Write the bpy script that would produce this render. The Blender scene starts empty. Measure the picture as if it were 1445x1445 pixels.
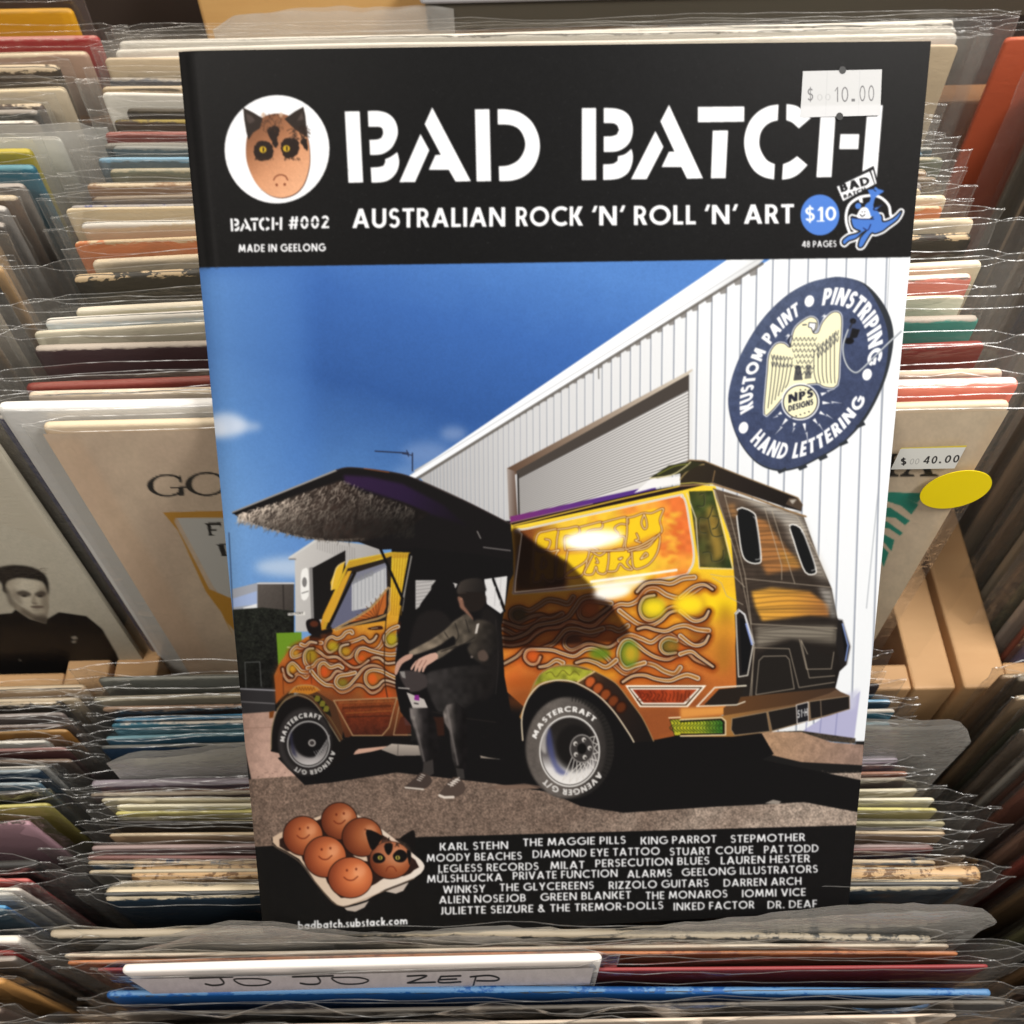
import bpy, math, random
import numpy as np
rnd0 = random.Random(7)
# ------------------------------------------------------------------ camera, light, exposure
sc = bpy.context.scene
COL = sc.collection
ZC = 1.25                                           # height of the camera above the shop floor
F_PX, CX, CY = 1500.0, 722.5, 722.5                 # lens in pixels of the 1445 px photograph
PITCH, ROLL = math.radians(56), math.radians(1.4)
FW = np.array([0, math.cos(PITCH), -math.sin(PITCH)])
_U = np.array([0, math.sin(PITCH), math.cos(PITCH)]); _R = np.array([1., 0, 0])
RT = math.cos(ROLL)*_R-math.sin(ROLL)*_U; UP = math.sin(ROLL)*_R+math.cos(ROLL)*_U
O = np.array([0, 0, ZC])
def ray(x, y): return FW+(x-CX)/F_PX*RT-(y-CY)/F_PX*UP
def atz(x, y, z): d = ray(x, y); return O+d*((z-ZC)/d[2])
def aty(x, y, Y): d = ray(x, y); return O+d*(Y/d[1])
def proj(P):
    P = np.asarray(P, float)-O; d = P@FW
    return CX+F_PX*(P@RT)/d, CY-F_PX*(P@UP)/d
from mathutils import Matrix, Vector
cam = bpy.data.cameras.new('camera'); co = bpy.data.objects.new('camera', cam); COL.objects.link(co)
co.matrix_world = Matrix([[RT[0], UP[0], -FW[0], 0], [RT[1], UP[1], -FW[1], 0], [RT[2], UP[2], -FW[2], ZC], [0, 0, 0, 1]])
cam.sensor_width = 36; cam.lens = F_PX/1445*36; cam.clip_start = .02; cam.clip_end = 50
cam.dof.use_dof = True; cam.dof.focus_distance = .345; cam.dof.aperture_fstop = cam.lens/2.3
sc.camera = co
world = bpy.data.worlds.new("World"); sc.world = world; world.use_nodes = True
world.node_tree.nodes['Background'].inputs[0].default_value = (1, .93, .85, 1)
world.node_tree.nodes['Background'].inputs[1].default_value = .30
def lamp(name, loc, aim, sx, sy, power, col):
    l = bpy.data.lights.new(name, 'AREA'); l.shape = 'RECTANGLE'; l.size = sx; l.size_y = sy; l.energy = power; l.color = col
    o = bpy.data.objects.new(name, l); COL.objects.link(o); o.location = loc
    o.rotation_euler = (Vector(aim)-Vector(loc)).to_track_quat('-Z', 'Y').to_euler(); return o
lamp('ceiling_lamp', (.52, .0, ZC+.48), (.06, .22, ZC-.28), .36, .14, 10.4, (1, .97, .93))
lamp('left_fill_lamp', (-.55, -.35, ZC+.9), (-.1, .2, ZC-.3),   .6, .2, 10.5, (1, .95, .88))  # fill light added to lift the dim left side
lamp('glint_strip_left', (-.45, 1.0, ZC+1.1), (0, .25, ZC-.3), 1.2, .12, 15, (1, .9, .78))  # strip light added only for highlights on the plastic film
lamp('glint_strip_right', (.9, .9, ZC+1.2), (.05, .25, ZC-.3), .12, 1.2, 17, (1, .95, .88))  # second added strip, brightens the right and puts glints on the film
sc.view_settings.view_transform = 'Standard'; sc.view_settings.look = 'None'
sc.view_settings.exposure = 0; sc.view_settings.gamma = 1
sc.cycles.transparent_max_bounces = 40; sc.cycles.max_bounces = 8; sc.cycles.diffuse_bounces = 3
sc.cycles.glossy_bounces = 3; sc.cycles.transmission_bounces = 4; sc.cycles.use_denoising = True
sc.cycles.caustics_reflective = False; sc.cycles.caustics_refractive = False

# ------------------------------------------------------------------ object helpers
def tag(o, label=None, cat=None, group=None, kind=None):
    if label: o['label'] = label
    if cat: o['category'] = cat
    if group: o['group'] = group
    if kind: o['kind'] = kind
    return o
def empty(name, loc, label, cat, group=None, rz=0, rx=0):
    o = bpy.data.objects.new(name, None); COL.objects.link(o); o.location = loc; o.rotation_euler = (rx, 0, rz); o.empty_display_size = .01
    return tag(o, label, cat, group)
def mesh(name, V, Fs, mat, parent=None, smooth=True, world=False):
    me = bpy.data.meshes.new(name); me.from_pydata([tuple(map(float, v)) for v in V], [], Fs); me.update()
    if smooth: me.polygons.foreach_set('use_smooth', [True]*len(me.polygons))
    me.materials.append(mat); o = bpy.data.objects.new(name, me); COL.objects.link(o)
    if parent is not None:
        o.parent = parent
        if world: o.matrix_parent_inverse = (Matrix.LocRotScale(parent.location, parent.rotation_euler, None)).inverted()
    return o
def box(name, lo, hi, mat, parent=None, bev=.0015, world=False):
    (a, b, c), (d, e, f) = lo, hi; V = []; Fs = []
    import bmesh
    bm = bmesh.new(); bmesh.ops.create_cube(bm, size=1)
    for v in bm.verts: v.co = ((a+d)/2+v.co.x*(d-a), (b+e)/2+v.co.y*(e-b), (c+f)/2+v.co.z*(f-c))
    if bev: bmesh.ops.bevel(bm, geom=bm.edges[:], offset=bev, segments=2, affect='EDGES', profile=.5)
    me = bpy.data.meshes.new(name); bm.to_mesh(me); bm.free(); me.materials.append(mat)
    o = bpy.data.objects.new(name, me); COL.objects.link(o)
    if parent is not None:
        o.parent = parent
        if world: o.matrix_parent_inverse = (Matrix.LocRotScale(parent.location, parent.rotation_euler, None)).inverted()
    return o
def lin3(c): return tuple(((x/255+.055)/1.055)**2.4 if x > 10 else x/255/12.92 for x in c)
def wave(seed, n=5, f0=1., f1=6.):
    r = np.random.default_rng(seed); k = r.uniform(f0, f1, (n, 2))*2*math.pi*r.choice([-1, 1], (n, 2)); p = r.uniform(0, 6.28, n); a = r.uniform(.4, 1, n); a /= a.sum()
    return lambda x, z: sum(a[i]*np.sin(k[i, 0]*x+k[i, 1]*z+p[i]) for i in range(n))

# ------------------------------------------------------------------ materials
class NT:
    def __init__(s, name):
        s.m = bpy.data.materials.new(name); s.m.use_nodes = True; s.t = s.m.node_tree; s.t.nodes.clear(); s.out = s.n('ShaderNodeOutputMaterial')
    def n(s, t, **kw):
        o = s.t.nodes.new(t)
        for k, v in kw.items(): setattr(o, k, v)
        return o
    def l(s, a, b): s.t.links.new(a, b)
    def math(s, op, a, b=None, c=None):
        o = s.n('ShaderNodeMath', operation=op)
        for i, v in enumerate((a, b, c)):
            if v is None: continue
            if isinstance(v, (int, float)): o.inputs[i].default_value = v
            else: s.l(v, o.inputs[i])
        return o.outputs[0]
    def mix(s, f, a, b):
        o = s.n('ShaderNodeMix', data_type='RGBA')
        for i, v in ((0, f), (6, a), (7, b)):
            if isinstance(v, (int, float)): o.inputs[i].default_value = v
            elif isinstance(v, tuple): o.inputs[i].default_value = (*v, 1)
            else: s.l(v, o.inputs[i])
        return o.outputs[2]
    def noise(s, vec, scale, detail=3, rough=.5):
        o = s.n('ShaderNodeTexNoise'); o.inputs['Scale'].default_value = scale; o.inputs['Detail'].default_value = detail; o.inputs['Roughness'].default_value = rough
        s.l(vec, o.inputs['Vector']); return o.outputs[0]
    def bsdf(s, col, rough, bump=None, bstr=.1, bdist=.001, spec=.5):
        b = s.n('ShaderNodeBsdfPrincipled')
        for k, v in (('Base Color', col), ('Roughness', rough), ('Specular IOR Level', spec)):
            if isinstance(v, tuple): b.inputs[k].default_value = (*v, 1)
            elif isinstance(v, (int, float)): b.inputs[k].default_value = v
            else: s.l(v, b.inputs[k])
        if bump is not None:
            u = s.n('ShaderNodeBump'); u.inputs['Strength'].default_value = bstr; u.inputs['Distance'].default_value = bdist; s.l(bump, u.inputs['Height']); s.l(u.outputs[0], b.inputs['Normal'])
        return b
    def done(s, sh): s.l(sh, s.out.inputs[0]); return s.m
_JM = {}
def jacket_mat(face, edge, wear=.5, c2=None, split=0., c3=None, split3=0., seed=0, mouth=0.):
    """printed card: face colour, pale worn fold along the top, a second or third colour block across the face"""
    key = (face, edge, wear, c2, split, c3, split3, mouth)
    if key in _JM: return _JM[key]
    t = NT('printed_card'); tc = t.n('ShaderNodeTexCoord').outputs['Object']; sp = t.n('ShaderNodeSeparateXYZ'); t.l(tc, sp.inputs[0])
    mp = t.n('ShaderNodeMapping'); mp.inputs['Location'].default_value = (seed*.37, seed*.11, 0); mp.inputs['Scale'].default_value = (1, 1, 2.4); t.l(tc, mp.inputs[0])
    n1 = t.noise(mp.outputs[0], 260, 4, .7); n2 = t.noise(mp.outputs[0], 30, 3)
    c = lin3(face)
    if c2: c = t.mix(t.math('GREATER_THAN', sp.outputs[0], split), c, lin3(c2))
    if c3: c = t.mix(t.math('GREATER_THAN', sp.outputs[0], split3), c, lin3(c3))
    lo = tuple(.82*x for x in lin3(face))
    c = t.mix(t.math('MULTIPLY', n2, .45 if not c2 else .0), c, lo)
    n0 = t.noise(mp.outputs[0], 45, 2)
    h = t.math('ADD', sp.outputs[2], t.math('ADD', t.math('MULTIPLY', t.math('SUBTRACT', n1, .5), .007*wear), t.math('MULTIPLY', t.math('SUBTRACT', n0, .5), .006*wear)))
    f = t.math('SMOOTH_MIN', t.math('MAXIMUM', t.math('MULTIPLY', t.math('ADD', h, .0013), 1600), 0), 1, .2)
    e = t.mix(t.math('MULTIPLY', n0, .8), lin3(edge), tuple(.72*q for q in lin3(edge)))
    if mouth:
        my = t.math('ABSOLUTE', t.math('SUBTRACT', sp.outputs[1], t.math('ADD', mouth/2, t.math('MULTIPLY', t.math('SUBTRACT', n0, .5), .0014))))
        e = t.mix(t.math('MULTIPLY', t.math('LESS_THAN', my, .00022), .85), e, (.03, .025, .02))
    c = t.mix(f, c, e)
    return _JM.setdefault(key, t.done(t.bsdf(c, .55, n1, .25, .0006).outputs[0]))
def film_mat(name, haze, tint, rough=.16, bump=.5, gl=.75, endhaze=0., glint=0., base=.03):
    t = NT(name); tc = t.n('ShaderNodeTexCoord').outputs['Object']
    mp = t.n('ShaderNodeMapping'); mp.inputs['Scale'].default_value = (.35, 1, 1); t.l(tc, mp.inputs[0])
    sx = t.n('ShaderNodeSeparateXYZ'); t.l(tc, sx.inputs[0]); ends = t.math('GREATER_THAN', t.math('ABSOLUTE', sx.outputs[0]), .1562)
    nz = t.noise(mp.outputs[0], 55, 4, .6); bu = t.n('ShaderNodeBump'); bu.inputs['Strength'].default_value = bump; bu.inputs['Distance'].default_value = .003; t.l(t.math('ADD', t.math('MULTIPLY', ends, t.math('MULTIPLY', t.noise(tc, 150, 3, .6), .7)), nz), bu.inputs['Height'])
    lw = t.n('ShaderNodeLayerWeight'); lw.inputs[0].default_value = .5; t.l(bu.outputs[0], lw.inputs['Normal'])
    fr = t.math('ADD', t.math('MULTIPLY', t.math('POWER', lw.outputs['Facing'], 3.2), gl), base)
    tr = t.n('ShaderNodeBsdfTransparent'); tr.inputs[0].default_value = (*tint, 1)
    gs = t.n('ShaderNodeBsdfGlossy'); gs.inputs['Roughness'].default_value = rough; gs.inputs[0].default_value = (1, 1, 1, 1); t.l(bu.outputs[0], gs.inputs['Normal'])
    df = t.n('ShaderNodeBsdfDiffuse'); df.inputs[0].default_value = (.8, .79, .76, 1); tl = t.n('ShaderNodeBsdfTranslucent'); tl.inputs[0].default_value = (.8, .79, .76, 1)
    d2 = t.n('ShaderNodeMixShader'); d2.inputs[0].default_value = .45; t.l(df.outputs[0], d2.inputs[1]); t.l(tl.outputs[0], d2.inputs[2])
    m1 = t.n('ShaderNodeMixShader'); hz = t.math('ADD', t.math('MULTIPLY', ends, endhaze), haze)
    if glint: hz = t.math('ADD', hz, t.math('MULTIPLY', t.math('POWER', t.math('MULTIPLY', t.noise(tc, 38, 4, .7), 1.45), 6), glint))  # patchy white haze paints broken glints into the rim
    t.l(hz, m1.inputs[0]); t.l(tr.outputs[0], m1.inputs[1]); t.l(d2.outputs[0], m1.inputs[2])
    m2 = t.n('ShaderNodeMixShader'); t.l(fr, m2.inputs[0]); t.l(m1.outputs[0], m2.inputs[1]); t.l(gs.outputs[0], m2.inputs[2])
    return t.done(m2.outputs[0])
EDGE = film_mat('film_rim', .05, (.97, .97, .96), .3, .8, .5, 0., .22, .05)
FILM = film_mat('clear_film', .006, (.99, .99, .986), .1, .8, .42, .028); FILMF = film_mat('taut_film', .004, (.99, .99, .985), .1, .35, .03, 0., 0., .005); FROST = film_mat('cloudy_film', .36, (.9, .91, .9), .16, .9, .55)
def wood_mat(name, a, b, s=1.):
    t = NT(name); tc = t.n('ShaderNodeTexCoord').outputs['Object']; mp = t.n('ShaderNodeMapping'); mp.inputs['Scale'].default_value = (3*s, 14, 40); t.l(tc, mp.inputs[0])
    n = t.noise(mp.outputs[0], 6, 5, .6); n2 = t.noise(tc, 400, 2)
    return t.done(t.bsdf(t.mix(n, lin3(a), lin3(b)), .6, n2, .15, .0005).outputs[0])
WOOD = wood_mat('plywood', (206, 166, 120), (190, 146, 100)); WOODB = wood_mat('stained_wood', (160, 110, 60), (126, 82, 42))
def plain(name, c, rough=.5, spec=.5):
    t = NT(name); tc = t.n('ShaderNodeTexCoord').outputs['Object']; n = t.noise(tc, 80, 3)
    c = lin3(c); return t.done(t.bsdf(t.mix(t.math('MULTIPLY', n, .4), c, tuple(.85*x for x in c)), rough, n, .1, .0004, spec).outputs[0])
def print_mat(name, rough, spec, bump=.0, scale=900):
    t = NT(name); a = t.n('ShaderNodeVertexColor', layer_name='ink'); tc = t.n('ShaderNodeTexCoord').outputs['Object']
    n = t.noise(tc, scale, 3, .6); r = t.math('ADD', t.math('MULTIPLY', n, .12), rough-.06)
    return t.done(t.bsdf(a.outputs[0], r, n, bump, .0004, spec).outputs[0])
def sheet(name, P, fn, nu, nv, mat, parent, gain=1.0):
    """a printed sheet: fn(u, v) -> points; every vertex takes the ink colour of its own spot on the printed design"""
    u, v = np.meshgrid(np.linspace(0, 1, nu), np.linspace(0, 1, nv)); p = fn(u.ravel(), v.ravel())
    x, y = proj(p); X = np.clip((x-P.x0)*P.S-.5, 0, P.W-1.01); Y = np.clip((y-P.y0)*P.S-.5, 0, P.H-1.01)
    ix, iy = X.astype(int), Y.astype(int); fx, fy = (X-ix)[:, None], (Y-iy)[:, None]; b = P.b
    c = (b[iy, ix]*(1-fx)+b[iy, ix+1]*fx)*(1-fy)+(b[iy+1, ix]*(1-fx)+b[iy+1, ix+1]*fx)*fy
    c = np.clip(c, 0, 1); c = np.where(c > .04045, ((c+.055)/1.055)**2.4, c/12.92)
    g = gain(x, y)[:, None] if callable(gain) else gain
    c = np.clip(c*g, .0, .9)
    i = np.arange(nu*nv).reshape(nv, nu); q = np.stack([i[:-1, :-1], i[:-1, 1:], i[1:, 1:], i[1:, :-1]], -1).reshape(-1, 4)
    me = bpy.data.meshes.new(name); me.vertices.add(len(p)); me.vertices.foreach_set('co', p.astype(np.float32).ravel())
    me.loops.add(q.size); me.loops.foreach_set('vertex_index', q.ravel().astype(np.int32)); me.polygons.add(len(q)); me.polygons.foreach_set('loop_start', np.arange(0, q.size, 4, dtype=np.int32))
    at = me.attributes.new('ink', 'FLOAT_COLOR', 'POINT'); at.data.foreach_set('color', np.hstack([c, np.ones((len(c), 1))]).astype(np.float32).ravel())
    me.update(calc_edges=True); me.validate(); me.materials.append(mat); o = bpy.data.objects.new(name, me); COL.objects.link(o)
    o.parent = parent; o.matrix_parent_inverse = (Matrix.LocRotScale(parent.location, parent.rotation_euler, None)).inverted(); return o
# ------------------------------------------------------------------ painter
# A small 2-D painter: the printed cover is drawn as coloured regions on its own sheet and
# stored as per-vertex colour of the cover mesh.
def spline(pts, closed=False, n=6):
    P = np.asarray(pts, float); m = len(P); out = []
    rng = range(m if closed else m - 1)
    for i in rng:
        if closed: a, b, c, d = P[i-1], P[i], P[(i+1) % m], P[(i+2) % m]
        else: a, b, c, d = P[max(i-1, 0)], P[i], P[i+1], P[min(i+2, m-1)]
        for k in range(n):
            t = k / n
            out.append(.5*((2*b)+(-a+c)*t+(2*a-5*b+4*c-d)*t*t+(-a+3*b-3*c+d)*t**3))
    if not closed: out.append(P[-1])
    return np.array(out)

def FR(ox, oy, s):
    return lambda pts: np.asarray(pts, float)/s + np.array([ox, oy])

class Paint:
    def __init__(s, x0, y0, x1, y1, S=2.0, base=(0, 0, 0)):
        s.x0, s.y0, s.S = x0, y0, S
        s.W, s.H = int((x1-x0)*S), int((y1-y0)*S)
        s.b = np.empty((s.H, s.W, 3), np.float32); s.b[:] = np.array(base, np.float32)/255
        s.rng = np.random.default_rng(5)
        s.n1 = s.noise(3); s.n2 = s.noise(14); s.n3 = s.noise(50)
    def noise(s, cell):
        h, w = s.H//cell+3, s.W//cell+3
        g = s.rng.random((h, w)).astype(np.float32)
        yy = np.arange(s.H)/cell; xx = np.arange(s.W)/cell
        iy = yy.astype(int); ix = xx.astype(int)
        fy = (yy-iy)[:, None]; fx = (xx-ix)[None, :]
        fy = fy*fy*(3-2*fy); fx = fx*fx*(3-2*fx)
        a = g[iy][:, ix]*(1-fx)+g[iy][:, ix+1]*fx
        c = g[iy+1][:, ix]*(1-fx)+g[iy+1][:, ix+1]*fx
        return (a*(1-fy)+c*fy-.5).astype(np.float32)
    def mask(s, polys, soft=0):
        """coverage of one or more outlines -> (ys, xs, alpha)"""
        if len(np.shape(polys[0])) == 1: polys = [polys]
        Q = [(np.asarray(p, float)-[s.x0, s.y0])*s.S for p in polys]
        al = np.concatenate(Q); pad = int(soft*s.S*2)+2
        xa, ya = np.floor(al.min(0)).astype(int)-pad; xb, yb = np.ceil(al.max(0)).astype(int)+pad
        xa, ya, xb, yb = max(xa, 0), max(ya, 0), min(xb, s.W), min(yb, s.H)
        if xb-xa < 1 or yb-ya < 1: return None
        w, h = xb-xa, yb-ya
        tot = np.zeros((h, w+2), np.float32)
        for q in Q:
            acc = np.zeros((h, w+2), np.float32)
            for sub in (.25, .75):
                for p, r in zip(q, np.roll(q, -1, 0)):
                    if p[1] == r[1]: continue
                    sg = .5 if r[1] > p[1] else -.5
                    lo, hi = (p, r) if sg > 0 else (r, p)
                    i0 = max(int(np.ceil(lo[1]-ya-sub)), 0); i1 = min(int(np.ceil(hi[1]-ya-sub)), h)
                    if i1 <= i0: continue
                    rows = np.arange(i0, i1)
                    x = lo[0]+(rows+sub+ya-lo[1])*(hi[0]-lo[0])/(hi[1]-lo[1])-xa
                    x = np.clip(x, 0, w); c = x.astype(int); f = x-c
                    np.add.at(acc, (rows, c), sg*(1-f)); np.add.at(acc, (rows, c+1), sg*f)
            tot = np.maximum(tot, np.clip(np.abs(np.cumsum(acc, 1)), 0, 1))
        m = tot[:, :w]
        if soft: m = s.blur(m, soft*s.S)
        return slice(ya, yb), slice(xa, xb), m
    @staticmethod
    def blur(m, r):
        r = max(int(round(r/2)), 1)
        for _ in range(3):
            for ax in (0, 1):
                p = [(0, 0)]*m.ndim; p[ax] = (r+1, r)
                c = np.cumsum(np.pad(m, p, mode='edge'), ax)
                n = m.shape[ax]
                m = (np.take(c, range(2*r+1, 2*r+1+n), ax)-np.take(c, range(0, n), ax))/(2*r+1)
        return m
    def put(s, M, col, a=1., mode='mix'):
        if M is None: return
        ys, xs, m = M; d = s.b[ys, xs]; m = (m*a)[..., None]
        if callable(col):
            X, Y = np.meshgrid(np.arange(xs.start, xs.stop)/s.S+s.x0, np.arange(ys.start, ys.stop)/s.S+s.y0)
            c = col(X, Y, ys, xs)
        else: c = np.array(col, np.float32)/255
        if mode == 'mul': d *= 1-m+m*c
        else: d += (c-d)*m
    def poly(s, pts, col, a=1., soft=0, sm=0, mode='mix'):
        if sm: pts = spline(pts, True, sm)
        s.put(s.mask(pts, soft), col, a, mode)
    def ell(s, c, rx, ry, col, a=1., soft=0, rot=0, mode='mix'):
        t = np.linspace(0, 2*math.pi, 48, endpoint=False); cr, sr = math.cos(rot), math.sin(rot)
        x, y = rx*np.cos(t), ry*np.sin(t)
        s.poly(np.stack([c[0]+x*cr-y*sr, c[1]+x*sr+y*cr], 1), col, a, soft, 0, mode)
    def line(s, pts, w, col, a=1., sm=0, closed=False, w1=None, soft=0):
        """soft round brush along a path; w -> w1 tapers"""
        if sm: pts = spline(pts, closed, sm)
        elif closed: pts = np.vstack([pts, pts[:1]])
        q = (np.asarray(pts, float)-[s.x0, s.y0])*s.S
        n = len(q)-1; ws = np.linspace(w, w if w1 is None else w1, n+1)*s.S/2
        e = 1+soft*s.S; pad = ws.max()+e+1
        xa, ya = np.floor(q.min(0)-pad).astype(int); xb, yb = np.ceil(q.max(0)+pad).astype(int)
        xa, ya, xb, yb = max(xa, 0), max(ya, 0), min(xb, s.W), min(yb, s.H)
        if xb <= xa or yb <= ya: return
        m = np.zeros((yb-ya, xb-xa), np.float32)
        for i in range(n):
            A, B = q[i], q[i+1]; r = max(ws[i], ws[i+1])+e+1
            x0 = max(int(min(A[0], B[0])-r), xa); x1 = min(int(max(A[0], B[0])+r)+1, xb)
            y0 = max(int(min(A[1], B[1])-r), ya); y1 = min(int(max(A[1], B[1])+r)+1, yb)
            if x1 <= x0 or y1 <= y0: continue
            X = np.arange(x0, x1)[None, :]+.5-A[0]; Y = np.arange(y0, y1)[:, None]+.5-A[1]
            d = B-A; L = d@d+1e-9; t = np.clip((X*d[0]+Y*d[1])/L, 0, 1)
            ds = np.hypot(X-t*d[0], Y-t*d[1]); ww = ws[i]+(ws[i+1]-ws[i])*t
            k = np.clip(.5+(ww-ds)/e, 0, 1)
            sl = m[y0-ya:y1-ya, x0-xa:x1-xa]; np.maximum(sl, k, out=sl)
        s.put((slice(ya, yb), slice(xa, xb), m), col, a)
    def lin(s, p0, p1, *cols, nz=0, nz2=0, nz3=0):
        """gradient between two points, with optional grain"""
        p0, p1 = np.array(p0, float), np.array(p1, float); d = p1-p0; L = d@d
        C = np.array(cols, np.float32)/255; ks = np.linspace(0, 1, len(C))
        def f(X, Y, ys, xs):
            t = np.clip(((X-p0[0])*d[0]+(Y-p0[1])*d[1])/L, 0, 1)
            if nz3: t = np.clip(t+nz3*s.n3[ys, xs], 0, 1)
            c = np.stack([np.interp(t, ks, C[:, i]) for i in range(3)], -1)
            g = 1.
            if nz: g = g+nz*s.n1[ys, xs]
            if nz2: g = g+nz2*s.n2[ys, xs]
            return c*(g[..., None] if not isinstance(g, float) else 1)
        return f
    def rad(s, c, r, *cols, ry=None):
        C = np.array(cols, np.float32)/255; ks = np.linspace(0, 1, len(C)); ry = ry or r
        def f(X, Y, ys, xs):
            t = np.clip(np.hypot((X-c[0])/r, (Y-c[1])/ry), 0, 1)
            return np.stack([np.interp(t, ks, C[:, i]) for i in range(3)], -1)
        return f

# ------------------------------------------------------------------ lettering (outlines for a geometric sans)
def glyphs(W):
    def R(x0, y0, x1, y1): return [(x0, y0), (x1, y0), (x1, y1), (x0, y1)]
    def D(xa, ya, xb, yb, h): return [(xa, ya), (xa+h, ya), (xb+h, yb), (xb, yb)]
    def A(cx, cy, rx, ry, a0, a1, w=None):
        w = W if w is None else w
        t = np.radians(np.linspace(a0, a1, max(int(abs(a1-a0)/12), 4)))
        o = np.stack([cx+rx*np.cos(t), cy+ry*np.sin(t)], 1); i = np.stack([cx+(rx-w)*np.cos(t), cy+(ry-w)*np.sin(t)], 1)
        return np.vstack([o, i[::-1]])
    h = W*1.12; B = W*.88; r1 = (1+B)/4-.012; r2 = (1+B)/4+.012
    def bowl(x, w, cy, r): return [R(W*.5, cy+r-B, x, cy+r), R(W*.5, cy-r, x, cy-r+B), A(x, cy, w-x, r, -90, 90, B*1.02)]
    G = {}
    G['A'] = (.86, [D(0, 0, .43-h/2, 1, h), D(.86-h, 0, .43-h/2, 1, h), R(.2, .21, .66, .21+B)])
    G['B'] = (.62, [R(0, 0, W, 1)]+bowl(.28, .57, 1-r1, r1)+bowl(.3, .62, r2, r2))
    G['C'] = (.84, [A(.52, .5, .52, .515, 48, 312)])
    G['D'] = (.78, [R(0, 0, W, 1)]+bowl(.28, .78, .5, .5))
    G['E'] = (.52, [R(0, 0, W, 1), R(0, 0, .52, B), R(0, .5-B/2, .48, .5+B/2), R(0, 1-B, .52, 1)])
    G['F'] = (.5, [R(0, 0, W, 1), R(0, .48-B/2, .46, .48+B/2), R(0, 1-B, .5, 1)])
    G['G'] = (.95, [A(.52, .5, .52, .515, 48, 345), R(.55, .42, 1-.02, .42+B), ])
    G['H'] = (.74, [R(0, 0, W, 1), R(.74-W, 0, .74, 1), R(0, .5-B/2, .74, .5+B/2)])
    G['I'] = (W, [R(0, 0, W, 1)])
    G['J'] = (.36, [R(.36-W, .2, .36, 1), A(.12, .22, .24, .23, -100, 0)])
    G['K'] = (.7, [R(0, 0, W, 1), D(W*.8, .44, .68-h*1.1, 1, h*1.2), D(.72-h*1.15, 0, .17, .55, h*1.15)])
    G['L'] = (.48, [R(0, 0, W, 1), R(0, 0, .48, B)])
    G['M'] = (.96, [D(0, 0, .1, 1, W), D(.96-W, 0, .86-W, 1, W), D(.48-h*.45, .12, .1, 1, h*.9), D(.48-h*.45, .12, .86-h*.9, 1, h*.9)])
    G['N'] = (.8, [R(0, 0, W, 1), R(.8-W, 0, .8, 1), D(.8-h, 0, 0, 1, h)])
    G['O'] = (1.02, [A(.51, .5, .51, .515, 0, 360)])
    G['P'] = (.58, [R(0, 0, W, 1)]+bowl(.28, .58, 1-r2-.02, r2+.02))
    G['Q'] = (1.02, [A(.51, .5, .51, .515, 0, 360), D(.85, -.05, .55, .3, h)])
    G['R'] = (.62, [R(0, 0, W, 1)]+bowl(.28, .58, 1-r2-.01, r2+.01)+[D(.64-h, 0, .2, .5, h*1.05)])
    G['S'] = (.56, [A(.28, 1-r1, .265, r1+.012, 25, 272, B), A(.27, r2, .285, r2+.012, 92, -152, B)])
    G['T'] = (.6, [R(.3-W/2, 0, .3+W/2, 1), R(0, 1-B, .6, 1)])
    G['U'] = (.72, [R(0, .33, W, 1), R(.72-W, .33, .72, 1), A(.36, .35, .36, .365, 180, 360)])
    G['V'] = (.82, [D(.41-h/2, 0, 0, 1, h), D(.41-h/2, 0, .82-h, 1, h)])
    G['W'] = (1.2, [D(.33-h/2, 0, 0, 1, h*.95), D(.33-h/2, 0, .6-h/2, 1, h*.95), D(.87-h/2, 0, .6-h/2, 1, h*.95), D(.87-h/2, 0, 1.2-h, 1, h*.95)])
    G['X'] = (.76, [D(0, 0, .74-h, 1, h*1.05), D(.76-h, 0, .02, 1, h*1.05)])
    G['Y'] = (.74, [R(.37-W/2, 0, .37+W/2, .45), D(.37-h/2, .4, 0, 1, h), D(.37-h/2, .4, .74-h, 1, h)])
    G['Z'] = (.64, [R(0, 0, .64, B), R(0, 1-B, .62, 1), D(0, B*.6, .62-h*1.2, 1-B*.6, h*1.2)])
    G['0'] = (.62, [A(.31, .5, .31, .51, 0, 360)])
    G['1'] = (.34, [R(.34-W, 0, .34, 1), D(0, .72, .34-W, 1, W*.8)])
    G['2'] = (.58, [A(.28, .72, .28, .29, -20, 165), D(0, B*.7, .3, .62, h*1.1), R(0, 0, .58, B)])
    G['3'] = (.56, [A(.27, 1-r1, .26, r1, -90, 150, B), A(.27, r2, .28, r2, -150, 90, B)])
    G['4'] = (.68, [R(.42, 0, .42+W, 1), R(0, .2, .68, .2+B), D(0, .28, .36, 1, h)])
    G['5'] = (.56, [A(.25, .32, .3, .33, -150, 110), R(.06, .5, .06+W*.8, 1), R(.06, 1-B, .52, 1)])
    G['6'] = (.6, [A(.3, .32, .3, .33, 0, 360), D(.03, .42, .28, 1, h)])
    G['7'] = (.56, [R(0, 1-B, .56, 1), D(.08, 0, .56-h, 1, h)])
    G['8'] = (.58, [A(.29, 1-r1, .26, r1, 0, 360, B), A(.29, r2, .29, r2, 0, 360, B)])
    G['9'] = (.6, [A(.3, .68, .3, .33, 0, 360), D(.2, 0, .44, .6, h)])
    G['$'] = (.56, G['S'][1]+[R(.28-W*.3, -.14, .28+W*.3, 1.14)])
    G['#'] = (.72, [D(.1, 0, .22, 1, W), D(.4, 0, .52, 1, W), R(0, .27, .68, .27+B*.8), R(.06, .6, .74, .6+B*.8)])
    G['&'] = (.8, [A(.32, .77, .22, .24, 0, 360, B), A(.31, .27, .31, .28, 40, 330, B), D(.8-h, 0, .15, .75, h)])
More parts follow.
